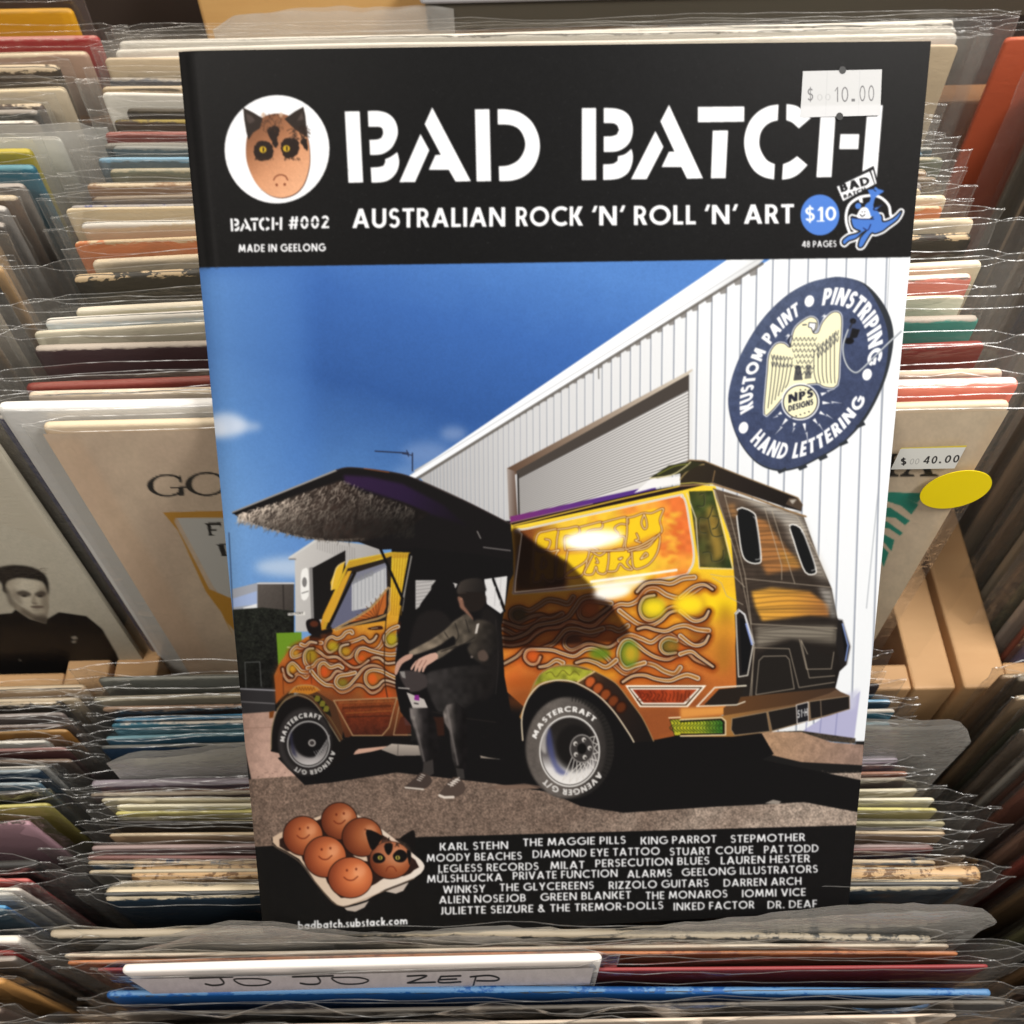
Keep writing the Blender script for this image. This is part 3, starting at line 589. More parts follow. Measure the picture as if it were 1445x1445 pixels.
    P.line(K([(1000,760),(1030,760),(975,1040),(1112,1040)]),1.4,(150,120,90)); P.poly(K([(1030,900),(1112,890),(1112,1030),(990,1035)]),(70,32,22),.9)
    P.poly(K([(45,580),(105,550),(112,720),(50,800)]),(150,76,30),.9); P.line(K([(105,550),(112,720)]),1,(80,40,20)); P.poly(K([(0,860),(40,850),(30,905),(0,910)]),(110,60,24)); 
    P.poly(K([(155,710),(210,660),(300,650),(360,665),(390,690),(300,725),(225,710)]),(176,110,36),1,0,3); P.line(K([(155,715),(210,660),(300,648),(365,665),(395,690)]),1.4,(160,126,80),1,4)
    for i in range(7): P.line(K([(205+i*22,690),(215+i*22,665),(226+i*22,692)]),.9,(90,46,18),.8)
    # front arch and wheel
    P.poly(K([(12,1170),(18,1000),(55,860),(120,775),(220,735),(330,770),(420,860),(500,990),(560,1090),(640,1050),(1112,1050),(1112,1110),(900,1130),(700,1150),(560,1250),(480,1300),(60,1180)]), (18,16,16))
    P.line(K([(14,1150),(20,1000),(58,858),(125,770),(225,728),(340,780),(440,910),(553,1090)]),1.6,(120,106,84),1,5); P.line(K([(60,840),(140,745),(240,715),(350,755),(470,900),(575,1075)]),1.1,(104,82,52),1,5)
    P.poly(K([(340,730),(400,740),(470,830),(490,900),(440,870),(380,790)]),(24,22,16)); 
    for c_ in ((375,750),(415,790),(445,830)): P.poly(K([(c_[0]-20,c_[1]+22),(c_[0]-8,c_[1]-18),(c_[0]+22,c_[1]-10),(c_[0]+16,c_[1]+26)]),(104,98,34),1,0,4)
    wc = K([(280,1092)])[0]; P.ell(wc,39,49,(28,26,26)); P.ell(wc-[1,0],36,46,(46,43,43),1,2); P.ell(wc-[-1,0],32,40,(30,28,28),1,3)
    rc = K([(308,1112)])[0]; P.ell(rc,30.5,33,(150,148,148)); P.ell(rc,28.6,31,(40,38,38)); P.ell(rc,27.4,29.6,P.lin((rc[0],rc[1]-20),(rc[0]+4,rc[1]+28),(18,17,18),(22,21,22),(120,116,116),(176,172,172)))
    P.ell(rc+[2,-4],23,23,(18,17,18),1,2); P.poly(K([(160,1050),(175,1000),(185,1100),(220,1220),(180,1190)]),(44,44,66),.8,1.5)
    P.ell(K([(335,1103)])[0],5.4,5.2,(140,136,134)); P.ell(K([(335,1103)])[0],3.2,3,(50,46,46))
    for i in range(7): P.line(K([(350+i*16,1230-i*12),(400+i*12,1160-i*20)]),.9,(150,148,148),.8); P.line(K([(350+i*17,1170-i*6),(385+i*12,1225-i*18)]),.9,(150,148,148),.8)
    arc_text(P,"MASTERCRAFT",rc,(36.6,0),(0,-40.5),176,62,.93,1.1,(190,188,186),.26,.16); arc_text(P,"AVENGER G/T",rc,(36,0),(0,-39.5),-14,-122,.93,1.1,(180,178,176),.26,.16)
    P.poly(A([(562,1130),(600,1108),(760,1118),(760,1150),(620,1152)]), P.lin((580,1048),(580,1066),(168,158,148),(120,112,106))); P.line(A([(624,1112),(622,1150)]),1,(80,74,70)); P.poly(A([(920,1145),(960,1120),(985,1118),(1018,1145),(1015,1166),(925,1160)]),(140,130,120)); P.poly(A([(985,1140),(1010,1142),(1018,1166),(986,1164)]),(206,200,194))
    # --- van: side and rear
    side = [(20,430),(30,408),(1240,150),(1445,90),(1700,120)]
    P.poly(B([(95,310),(130,300),(760,165),(850,170),(905,330),(960,600),(975,960),(700,1080),(600,1100),(430,1000),(160,980),(70,900),(50,770),(50,620),(80,480)]), P.lin((850,740),(850,1010),(232,200,56),(228,188,40),(220,166,44),(206,134,44),(182,102,44),(138,74,38),nz=.05,nz3=.14))
    for c_, a_, b_, col, al in (((860,600),60,34,(240,208,28),.9),((420,830),90,40,(214,150,36),.8),((640,650),60,26,(226,148,30),.8),((700,770),40,30,(214,84,28),.7),((300,770),60,20,(210,100,30),.6),((600,870),70,22,(206,110,36),.7),((880,780),22,60,(150,100,34),.75),((885,640),14,36,(130,84,30),.8),((140,800),20,16,(216,80,30),.8),((110,860),30,20,(200,90,36),.6)): P.ell(B([c_])[0],a_/2.58*1.3,b_/2.58*1.3,col,al,14)
    for q, rx, ry, c_, al in (((770,960),60,10,(150,70,22),.55),((860,905),50,9,(160,70,24),.55),((930,930),40,9,(140,60,24),.5),((960,830),40,8,(206,110,30),.5),((880,845),40,7,(214,120,34),.5),((820,890),50,8,(176,84,26),.55),((985,880),16,40,(96,58,26),.55),((760,985),50,14,(120,60,24),.5),((900,985),60,14,(150,82,34),.5),((960,970),40,10,(120,66,30),.5)): P.ell(q,rx,ry,c_,al,9,-.12)
    # roof line
    P.poly(Q([(0,355),(1000,140),(1060,140),(1060,160),(0,410)]), P.lin((720,735),(930,690),(112,44,106),(84,44,122),(70,46,124))); P.poly(Q([(0,398),(1060,158),(1445,90),(1445,118),(1240,168),(20,428)]), (30,20,18)); P.line(Q([(20,420),(780,235),(1250,130)]),1.8,(214,180,60)); P.line(Q([(0,402),(600,262)]),1,(226,190,150),.7)
    P.poly(Q([(1020,85),(1300,55),(1325,80),(1320,100),(1030,150),(900,185)]),(226,226,228))
    # window panel
    rr = [(85,480),(130,450),(1150,225),(1235,215),(1270,250),(1300,420),(1330,640),(1300,740),(1210,785),(620,860),(80,905),(35,900),(40,820)]
    P.line(Q(rr),9,(214,180,60),1,3,True); P.line(Q(rr),5.6,(236,234,226),1,3,True); P.line(Q(rr),3.4,(120,110,96),1,3,True); P.line(Q(rr),2.2,(240,238,232),1,3,True)
    P.poly(Q(rr), P.lin((760,800),(975,720),(120,66,30),(220,180,56),(230,192,52),(228,156,58),(214,110,52),nz2=.12,nz3=.5),1,0,3)
    P.poly(Q([(180,500),(330,450),(850,350),(1100,300),(1090,480),(1080,560),(1030,690),(880,740),(540,780),(180,830),(150,850)]), (232,196,30),.85,2,3); P.poly(Q([(200,590),(850,560),(1080,470),(1060,520),(860,600),(560,620),(330,640)]), (190,110,50),.5,3)
    def ol(p, closed=False): P.line(Q(p),3.4,(112,58,26),.95,5,closed); P.line(Q(p),1.3,(250,232,170),.95,5,closed)
    for p in ([(335,600),(340,520),(345,450),(260,462),(205,480),(185,540),(195,600),(250,610),(285,570),(290,530),(255,520)],[(345,450),(420,440),(490,428),(505,470),(460,500),(400,500),(395,560),(400,600)],[(505,432),(590,410),(665,395),(665,440),(600,450),(560,470),(570,520),(620,530),(570,560),(640,600)],[(670,400),(760,375),(845,360),(855,410),(800,410),(760,440),(790,490),(740,520),(830,500),(820,590)],[(850,365),(900,355),(970,330),(1030,330),(1115,298),(1090,380),(1105,460),(1060,500),(960,560),(900,580),(840,580),(850,480),(850,365)],[(975,340),(955,400),(975,445),(995,430),(990,380),(975,340)],[(920,480),(935,520),(910,530),(950,545)],
        [(170,600),(165,720),(180,760),(165,830),(220,825),(235,780),(255,815),(320,820),(330,640),(355,600),(300,610),(260,600),(170,600)],[(345,650),(330,800),(390,800),(400,720),(420,600)],[(420,600),(560,595),(570,640),(540,690),(430,760),(400,800),(520,785),(560,680)],[(600,640),(570,700),(540,770),(600,775),(625,720),(640,765),(700,760),(715,610),(650,640),(580,600)],[(625,660),(640,690),(625,692)],[(715,610),(800,590),(865,600),(880,640),(850,690),(890,740),(840,735),(800,700),(770,750),(710,755)],[(790,665),(815,655),(800,668)],[(885,605),(1000,580),(1085,490),(1080,590),(1040,670),(980,720),(900,730),(885,605)],[(950,665),(985,620),(1000,640),(950,665)],[(235,660),(225,730),(255,720),(262,690),(240,655)],[(860,610),(1000,560),(1090,480)],[(590,610),(830,600)]): ol(p)
    P.ell(Q([(600,520)])[0],44,13,(250,248,240),1,8,-.1); P.ell(Q([(560,530)])[0],26,10,(255,255,252),1,5,-.1)
    for i in range(60):
        t = rnd.random(2); P.ell(Q([(1110+t[0]*130,330+t[1]*360)])[0],4+3*rnd.random(),3,(234,196,60) if rnd.random()<.5 else (196,84,34),.3,2)
    # flames rear
    for pts, d_ in (([(1305,125),(1250,108),(1180,150),(1110,185),(1030,170),(960,130),(900,140),(850,200),(800,225),(740,225),(690,255),(640,305),(590,350),(540,352),(490,335),(430,330),(380,360),(300,370),(240,400),(180,450),(100,470),(40,465)],0),
        ([(1275,270),(1250,305),(1200,318),(1140,290),(1080,245),(1030,255),(980,300),(920,320),(875,295),(862,240),(890,185),(950,170)],0),([(740,262),(800,308),(860,345),(930,350),(990,320),(1040,275),(1090,262)],0),
        ([(462,182),(430,220),(370,205),(310,200),(260,230),(200,262),(140,245),(95,262),(92,305),(130,332),(200,302),(260,288),(320,300),(392,282)],.7),([(395,283),(340,312),(280,312),(230,342),(160,365),(100,350),(45,330)],.7),([(155,400),(120,410),(80,390),(40,370)],.7),
        ([(690,218),(600,205),(540,205),(500,245),(505,300),(560,318),(620,285),(680,240)],.55),([(640,180),(560,178),(510,195),(470,250),(430,300),(360,330),(300,340),(240,355),(180,400),(100,430),(40,425)],.6),
        ([(790,352),(740,382),(690,365),(640,370),(590,405),(530,400),(470,398),(420,420),(412,470),(450,498),(500,480),(550,460),(610,470),(680,480),(740,440)],.45),([(740,440),(800,410),(870,430),(930,452),(980,420),(1030,400),(1090,432),(1150,465),(1210,465),(1268,422)],0),
        ([(640,370),(560,390),(480,372),(420,378),(380,420),(340,462),(260,490),(180,492),(120,540),(45,582)],.4),([(1105,603),(1070,640),(1010,625),(950,590),(890,580),(840,610),(780,640),(720,600),(660,540),(600,495),(540,495),(470,535),(400,520),(340,500),(260,495),(190,500),(172,545),(205,582),(245,578),(265,540)],.1),
        ([(890,575),(830,592),(780,607),(745,572),(735,512),(760,455),(800,440),(850,470),(900,510),(960,542),(1030,555),(1090,530),(1150,520),(1200,560),(1295,598)],0),([(1275,382),(1205,374),(1140,352),(1080,360),(1020,385),(960,378),(900,362),(850,372)],0),([(1210,668),(1150,648),(1100,660),(1040,682),(960,672),(890,650),(820,655),(760,690)],0),([(1190,62),(1120,70),(1050,100),(980,92),(900,100),(845,150)],0),([(400,575),(360,560),(310,590),(260,600)],.1),([(720,560),(660,600),(600,575),(540,560),(480,575)],.1),([(1080,440),(1030,430),(992,455),(990,495),(1020,520),(1080,515)],0)): flame(P,R,pts,w=5.6,dark=d_)
    for q in ([(0,668),(60,620),(110,608),(150,630)],[(0,730),(60,775),(110,765),(132,730)],[(0,845),(60,888),(110,880),(132,844)],[(0,930),(50,918),(90,945),(152,988)]): flame(P,V,q,w=5)
    for c_, a_, b_, col, ed in (((800,520),10,15,(196,156,40),(40,110,30)),((940,245),14,12,(240,212,32),(150,150,40)),((1045,475),9,7,(170,110,40),(36,74,26)),((560,255),11,10,(176,92,34),(110,52,22)),((135,285),9,7,(64,52,28),(36,34,22)),((465,445),9,8,(96,52,30),(50,30,24)),((215,535),7,7,(214,92,32),(150,60,24)),((1150,225),18,13,(242,216,34),(226,180,40)),((620,520),12,6,(90,120,30),(90,120,30))):
        P.ell(R([c_])[0],a_*1.25,b_*1.25,ed,.8,5); P.ell(R([c_])[0]+[2,0],a_*1.0,b_*.85,col,.85,7)
    # shade of the raised lid on the flank
    P.poly(R([(30,-160),(110,-240),(250,-130),(430,-30),(600,140),(700,240),(760,330),(805,395),(700,455),(560,455),(330,470),(40,490)]), (92,76,72), 1, 3, 0, 'mul')
    P.poly(Q([(20,440),(260,600),(400,690),(400,860),(40,905)]), (100,82,76), 1, 5, 0, 'mul')
    P.line(Q([(85,480),(40,820),(35,905),(300,880),(600,845)]),1.2,(126,118,112),.9)
    P.ell(Q([(740,905)])[0],26,9,(250,248,244),1,6,-.12); P.poly(Q([(585,835),(1000,780),(960,840),(860,900),(700,960),(640,900)]), (244,240,228),.75,6); P.line(Q([(590,830),(1000,775),(1210,745)]),3.4,(240,238,234),.9)
    # lower panels, arch, rear wheel
    P.poly(R([(775,710),(1262,710),(1150,840),(862,840)]), (236,230,216)); P.poly(R([(790,720),(1240,720),(1142,832),(868,832)]), (70,44,26)); P.poly(R([(800,727),(1225,727),(1136,824),(876,824)]), (224,218,206)); P.poly(R([(818,735),(1205,735),(1125,815),(884,815)]), P.lin((890,975),(985,990),(130,44,22),(160,66,32),nz2=.3))
    for i in range(14): P.line(spline(R([(850+i*24,745+(i%3)*8),(870+i*22,770),(845+i*24,800-(i%2)*8),(880+i*20,805)]),False,5),1.1,(70,24,12),.8)
    P.poly(V([(0,1180),(260,1170),(250,1205),(0,1228)]), (214,146,70),.9,3)
    P.poly(R([(140,900),(190,780),(225,690),(260,645),(330,600),(430,585),(530,605),(620,640),(720,700),(800,800),(880,910),(948,1045),(830,1052),(600,1000),(200,1000)]), P.lin((760,960),(910,1040),(150,104,50),(44,30,24),(24,20,19)))
    P.poly(R([(228,710),(262,650),(340,605),(440,595),(530,615),(580,630),(500,685),(380,675),(280,690)]), P.lin((760,950),(830,950),(128,132,42),(150,152,50),nz2=.4),1,0,3)
    P.line(R([(215,740),(262,645),(340,598),(440,588),(540,606),(620,640),(720,700),(800,800),(880,910),(945,1045)]),1.4,(150,120,80),1,5); P.line(R([(490,690),(590,628)]),2.2,(196,170,120)); P.line(R([(300,640),(330,630),(360,660),(400,620),(440,650),(470,625),(500,650)]),1.2,(90,84,26),.9,5)
    for i in range(5): c_ = R([(565+i*46,690+i*38)])[0]; P.ell(c_,8.4,9.6,(28,14,10),1,1,.6); P.ell(c_,6.6,7.8,np.array((176,84,38))*(1-.13*i),1,1.5,.6)
    P.poly(R([(158,1060),(152,900),(190,790),(260,712),(360,684),(470,696),(600,770),(700,870),(790,1000),(825,1052),(860,1100),(840,1280),(560,1420),(300,1330)]), blk, 1, .7)
    P.line(R([(160,1040),(155,900),(192,788),(262,708),(365,680),(475,694),(605,766),(705,866),(795,996),(826,1050)]),2,(206,192,168),.95,5)
    wc = R([(440,1085)])[0]; P.ell(wc,63,72.5,(34,32,31),1,.6); P.ell(wc+[-5,0],56.5,71,P.lin((745,1055),(860,1060),(86,80,76),(96,90,86),(74,69,66),(40,37,36),nz=.12,nz2=.12),1,1.5)
    for i in range(26): a_ = -1.5+i*.085; u = np.array((math.cos(a_),math.sin(a_))); P.line([wc+u*[54,66],wc+u*[62,72]],1.2,(20,18,18),.8)
    rc = R([(441,1106)])[0]; P.ell(rc,43,50.5,(206,204,202)); P.ell(rc,41,48.2,(80,76,74)); P.ell(rc,39.6,46.8,P.lin((rc[0],rc[1]-30),(rc[0]-4,rc[1]+44),(34,31,30),(44,41,40),(96,92,92),(206,204,204),(222,220,218)))
    P.poly(R([(300,1060),(320,960),(345,1080),(370,1180),(430,1240),(360,1230)]),(64,70,120),.75,3,3); P.poly(R([(265,1080),(290,990),(330,930),(300,1020),(300,1120)]),(176,172,170),.8,2,3)
    P.ell(R([(470,1070)])[0],25,29,(24,22,22),1,3); P.ell(R([(470,1090)])[0],27,32,(22,20,20),.8,5)
    hb = R([(515,1090)])[0]
    for i in range(10): a_ = -.5+i*.27; u = np.array((math.cos(a_),math.sin(a_))); e_ = rc+[3,0]+u*[37,44]; P.line([hb+u*[10,12]+[-u[1]*9,u[0]*9],e_],1.2,(206,202,198)); P.line([hb+u*[10,12]-[-u[1]*9,u[0]*9],e_],1.2,(206,202,198))
    P.ell(hb,17.5,20.5,(120,116,114)); P.ell(hb,15.6,18.4,(52,49,48)); P.ell(hb,6.5,7.5,(16,15,15))
    for a_ in range(5): t = 1.2+a_*1.257; q = hb+[11*math.cos(t),13*math.sin(t)]; P.ell(q,3,3.4,(190,186,182)); P.ell(q+[1,1],1.6,1.8,(60,56,54))
    arc_text(P,"MASTERCRAFT",rc,(53,0),(0,-60),162,47,.93,1.06,(222,220,218),.24,.16); arc_text(P,"AVENGER G/T",rc,(51.5,0),(0,-57.5),-32,-134,.93,1.08,(206,204,202),.24,.16)
    # rear end
    P.poly(V([(150,160),(570,285),(640,480),(702,625),(728,760),(788,900),(775,975),(738,1010),(716,1100),(340,1165),(262,1140),(255,900),(262,700),(235,400)]), P.lin((1010,700),(1180,960),(84,70,58),(70,59,50),(56,47,41),(36,31,28),(24,21,20),nz2=.15))
    P.poly(V([(40,175),(150,172),(240,532),(88,526)]), P.lin((975,700),(1030,790),(44,60,28),(92,78,40),(38,52,26),nz2=.5,nz3=.5))
    P.poly(V([(120,250),(150,240),(200,470),(160,500)]),(176,140,58),.6,5); P.line(V([(30,185),(72,300),(88,532),(245,535),(155,170)]),1.4,(206,196,170))
    for p in ([(90,190),(110,190),(110,240),(80,245)],[(150,250),(130,300),(90,300),(90,360),(120,370)],[(150,290),(180,300),(170,340),(150,350)],[(105,460),(140,460),(150,500),(195,490),(200,450)],[(130,300),(150,380),(200,380)]): P.line(V(p),1.5,(24,28,16),.9,5); P.line(V(p)+.6,.6,(150,140,100),.7,5)
    P.poly(V([(255,190),(330,205),(560,290),(600,380),(520,340),(400,270)]), (196,192,184),.8,7); P.poly(V([(470,300),(560,310),(650,500),(690,600),(610,560),(520,420)]),(190,182,170),.7,8)
    P.poly(V([(330,290),(400,315),(460,400),(520,470),(560,530),(400,560),(360,480)]), (168,112,62),.9,4); P.poly(V([(450,440),(540,480),(560,530),(480,520)]),(176,130,56),.6,5); P.poly(V([(330,640),(420,622),(600,640),(690,705),(690,755),(600,750),(380,775),(350,720)]), P.lin((1060,850),(1170,860),(216,158,60),(206,146,58),(160,104,56)),1,3)
    P.poly(V([(640,620),(700,630),(725,760),(700,760)]),(200,196,188),.6,5); P.poly(V([(350,800),(720,800),(722,880),(500,860),(350,900)]),(150,142,128),.75,6); P.poly(V([(215,240),(250,230),(270,300),(240,300)]),(176,122,66),.6,4)
    for i in range(44):
        y = 255+i*15; x0 = 205+i*3.2; x1 = min(552+i*5.2, 712); P.line(V([(x0,y+14*math.sin(i*.9)),((x0+x1)/2,y+8*math.sin(i*1.3)-8),(x1,y-6+10*math.sin(i*.7))]),1.8,(30,25,22),.38,5,soft=1.4)
    P.poly(V([(360,930),(440,890),(520,865),(600,885),(640,920),(715,945),(705,1100),(340,1165),(345,960)]), (30,27,25),.95,3)
    for p in ([(350,1118),(365,960),(385,940),(490,938),(505,955),(528,1090),(350,1118)],[(590,930),(560,865)],[(552,862),(585,1000),(700,998),(712,920)],[(330,1140),(340,900),(505,905),(550,1085),(715,1060)],[(560,870),(598,1040),(716,1030)],[(205,190),(300,560),(330,790),(728,810)],[(205,195),(340,225),(540,290),(640,480)],[(300,580),(700,620)],[(390,250),(470,520),(470,585)],[(425,265),(520,570),(530,600)],[(160,170),(262,480),(310,700),(345,900),(320,1150)],[(148,575),(190,600),(215,660),(290,700)],[(140,560),(200,570),(250,570),(300,620)]): P.line(V(p),1.05,(170,158,140),.8)
    for p in ([(268,260),(335,275),(352,320),(372,480),(358,506),(318,500),(292,470),(276,380)],[(510,335),(552,345),(580,400),(625,530),(618,556),(582,548),(550,470),(528,400)]):
        P.line(V(p),3.6,(226,224,220),1,3,True); P.poly(V(p),(20,21,22),1,0,3); q = np.array(p,float); P.line(V(spline(q*.86+q.mean(0)*.14+[6,0],True,3)[3:14]),1.4,(150,150,150),.9)
    P.poly(V([(0,62),(45,32),(110,36),(300,112),(540,205),(566,235),(562,268),(490,250),(300,185),(150,135),(0,150)]), P.lin((985,655),(1100,720),(44,37,28),(36,30,27),(28,24,22)),1,0)
    P.line(V([(0,60),(45,30),(110,34),(300,110),(545,205),(566,240)]),1.6,(128,104,74)); P.line(V([(0,120),(20,95),(60,60),(110,50)]),2,(150,130,84),.8,4); P.line(V([(0,150),(150,140),(300,190),(500,265),(582,292)]),2.4,(132,104,72)); P.line(V([(160,80),(150,130)]),1.6,(120,96,66)); P.poly(V([(488,235),(505,205),(540,208),(566,235),(560,265)]),(70,58,48)); P.poly(V([(505,215),(540,212),(520,235)]),(196,190,180),.8,1); P.line(V([(0,140),(60,135),(150,142)]),1.2,(206,190,90))
    P.poly(B([(612,140),(680,95),(770,78),(800,90),(740,120),(640,142)]),(44,44,28)); P.line(B([(612,142),(690,130),(740,100),(760,82)]),1.6,(196,186,140),1,3); P.line(B([(640,128),(700,98),(750,90)]),1.6,(110,114,48),1,3)
    for p, q in (([(252,742),(270,722),(300,745),(342,880),(318,1030),(268,1038)],[(275,760),(300,770),(330,880),(312,1010),(285,1020)]),([(732,765),(752,770),(790,895),(772,978),(745,1000),(722,880)],[(745,790),(762,800),(780,890),(765,960)])):
        P.poly(V(p),(30,27,27)); P.line(V(p[:4]+p[:0:-1][:0]),1.4,(190,190,190)); P.poly(V(q),(17,17,19))
    P.line(V([(258,745),(275,728),(298,748),(335,880)]),1.8,(214,214,218)); P.line(V([(258,745),(270,1035),(312,1028),(338,885)]),1.6,(206,200,190)); P.line(V([(305,790),(332,885)]),2.4,(128,146,200)); P.line(V([(752,790),(778,890),(766,960)]),2.2,(110,130,180)); P.line(V([(735,770),(752,772),(788,895),(772,975)]),1.2,(140,140,146))
    P.poly(V([(200,1180),(262,1130),(716,1085),(770,1125),(530,1175),(200,1230)]), P.lin((1020,1000),(1180,985),(92,60,34),(60,44,34)))
    P.poly(V([(0,1228),(200,1215),(530,1162),(690,1112),(720,1095),(785,1122),(786,1185),(690,1215),(420,1290),(245,1312),(0,1312)]), P.lin((960,1010),(1200,985),(186,128,56),(112,82,54),(86,66,52)))
    P.poly(V([(0,1238),(190,1228),(206,1242),(206,1302),(0,1305)]),(26,24,18)); P.poly(V([(0,1246),(185,1236),(196,1248),(196,1296),(0,1298)]), P.lin((962,1022),(1020,1022),(188,178,40),(150,160,44),(44,110,40),nz2=.3)); P.poly(R([(1040,915),(1105,912),(1105,1010),(1070,1015)]),(24,22,16)); P.poly(R([(1045,918),(1105,914),(1105,1008),(1072,1010)]),(176,172,44))
    for i in range(16): x = 947+i*4.6; P.line(spline([(x,1016),(x+5,1021),(x-2,1027),(x+5,1033)],False,5),1.1,(22,40,14),.9)
    P.line(V([(0,1234),(192,1224),(210,1240),(210,1304),(0,1310)]),1.4,(226,214,180)); P.line(R([(1036,905),(1105,902)]),1.5,(240,226,190))
    for p in ([(240,1228),(400,1198),(415,1288),(252,1306),(236,1280)],[(406,1196),(540,1170),(545,1252),(425,1286)],[(598,1150),(784,1124),(785,1184),(650,1222),(604,1232)]): P.poly(V(p),(28,25,24)); P.line(V(p),1.1,(150,130,104),.9,0,True)
    P.line(V([(650,1140),(654,1220)]),1.2,(120,104,88)); P.poly(V([(538,1166),(593,1152),(594,1240),(542,1252)]),(26,26,30)); P.line(V([(538,1166),(593,1152),(594,1240),(542,1252)]),1.2,(206,200,196),1,0,True); text(P,"51·H",1125.5,1139.5,1013.5,1010,11,(206,206,208),.2,.2)
    P.poly(B([(970,1100),(1020,1070),(1010,1120),(985,1140)]),blk)
    P.poly(V([(110,1165),(180,1092),(300,1080),(262,1170)]),(34,28,24)); P.line(V([(80,1170),(160,1085),(305,1076)]),2,(222,214,196)); P.line(V([(75,1172),(260,1165),(300,1150)]),1.6,(222,214,196))
    # --- door opening, lid, seated person
    P.poly(PP([(168,20),(190,0),(730,-120),(740,0),(740,120),(720,160),(690,320),(672,420),(680,520),(690,700),(712,820),(740,980),(760,1140),(740,1180),(600,1160),(300,1090),(180,1000),(100,900),(72,760),(72,600),(100,420),(118,260)]), blk)
    P.poly(PP([(186,156),(302,156),(275,190),(268,268),(186,322)]),(170,168,168)); 
    for i in range(8): P.line(PP([(186,172+i*20),(280,162+i*19)]),.9,(110,108,108),.8)
    P.poly(PP([(390,168),(424,176),(412,202)]),(176,174,174)); P.poly(PP([(576,150),(706,132),(690,322),(668,345),(590,290),(582,240)]),(206,206,208)); P.line(PP([(625,150),(690,330)]),3.2,blk); 
    for x in (640,670): P.line(PP([(x,142),(x-6,300)]),1,(170,170,172))
    P.poly(PP([(280,200),(300,165),(360,155),(405,180),(410,260),(400,420),(250,360),(200,320)]),blk,1,0,3); P.line(PP([(165,20),(130,200),(112,330)]),1.1,(120,116,112))
    P.poly(PP([(200,360),(330,330),(400,430),(330,520),(230,560),(150,560)]),(30,27,27),.8,3,3); P.poly(PP([(560,330),(650,360),(668,600),(620,800),(540,820),(560,600)]),(27,24,24),.8,4,3); P.line(PP([(640,380),(655,600),(640,800)]),1.2,(44,40,40),.7,4); P.line(PP([(280,900),(420,930),(640,960)]),1.2,(44,38,36),.6,4); P.poly(PP([(270,930),(345,930),(350,1035),(300,1040)]),(52,28,20),.8,1)
    P.ell(PP([(500,230)])[0],20,21,(21,19,19)); P.poly(PP([(420,215),(440,165),(500,145),(560,150),(588,210),(560,225),(470,222),(430,232)]),P.lin((645,818),(688,830),(58,52,48),(40,36,34),(24,22,22)),1,.8,2); P.poly(PP([(510,390),(570,380),(640,420),(655,540),(600,640),(520,600),(480,540),(530,460)]),P.lin((668,890),(704,900),(60,54,48),(40,36,33),(24,22,22),nz2=.4),1,1.5,2); P.poly(PP([(240,690),(330,660),(480,640),(600,650),(610,760),(470,880),(345,905),(300,880),(250,760)]),P.lin((600,950),(690,960),(50,47,47),(36,34,34),(22,20,20),nz2=.4),1,2,2); P.poly(PP([(430,240),(470,226),(560,226),(588,260),(560,320),(490,335),(440,300)]),(30,25,23),1,.8,3)
    P.poly(PP([(424,254),(440,250),(456,270),(462,300),(480,325),(512,372),(500,385),(470,340),(440,312),(434,290)]),(128,92,76),.95,.7,3); P.line(PP([(430,232),(470,226)]),1.4,(50,42,38)); P.ell(PP([(446,262)])[0],1.6,1.6,(150,110,92),.8)
    P.poly(PP([(440,365),(478,345),(520,395),(540,440),(520,500),(440,520),(380,560),(310,605),(300,570),(330,550),(410,520),(400,470),(330,520),(250,555),(170,580),(150,560),(260,500),(350,440),(400,390)]), P.lin((600,890),(680,880),(112,101,88),(88,80,70),(56,51,46),nz2=.5),1,.5,2)
    for p in ([(410,400),(430,470),(410,510)],[(350,450),(370,480)],[(470,380),(490,450)],[(330,560),(420,530)],[(440,530),(520,480)]): P.line(PP(p),1.4,(30,27,25),.8,4)
    P.poly(PP([(532,405),(548,398),(535,455),(522,460)]),(190,184,178)); P.poly(PP([(540,565),(575,550),(600,590),(580,615),(545,605)]),(92,76,68),.75,1.,3); P.ell(PP([(505,590)])[0],2,2,(110,100,94),.8)
    P.poly(PP([(170,575),(160,600),(110,630),(80,690),(68,680),(80,620),(130,580)]),(178,140,124),1,0,3); P.poly(PP([(300,565),(312,600),(250,640),(232,675),(222,672),(228,640),(205,690),(196,690),(202,645),(182,690),(174,686),(185,635),(165,665),(158,655),(185,615),(235,585)]),(190,152,136),1,0,2)
    for x in (180,205,230): P.line(PP([(x,640),(x+18,610)]),.9,(96,66,54),.8)
    P.poly(PP([(95,675),(165,668),(240,690),(250,760),(160,790),(110,730)]),(58,52,52),1,1,2); P.poly(PP([(95,672),(125,672),(130,712),(110,706)]),(128,124,122)); P.line(PP([(90,765),(150,770)]),1.6,(170,164,160))
    P.poly(PP([(135,790),(235,830),(256,878),(172,885)]),(176,170,166)); P.poly(PP([(182,806),(206,806),(208,838),(178,834)]),(120,40,124)); P.line(PP([(180,852),(200,856)]),2,(60,56,56))
    P.poly(PP([(152,878),(262,880),(300,960),(318,1080),(312,1170),(290,1215),(236,1215),(216,1150),(190,1030),(158,940)]), P.lin((579,1000),(606,1000),(104,98,96),(74,70,69),(34,31,32),(20,18,19),nz2=.5),1,.6,1); P.poly(PP([(342,905),(362,862),(418,848),(470,890),(480,1010),(478,1160),(468,1245),(420,1245),(395,1160),(378,1010),(350,960)]), P.lin((626,1000),(652,1000),(116,109,106),(80,75,73),(30,28,28),(18,16,17),nz2=.5),1,.6,1)
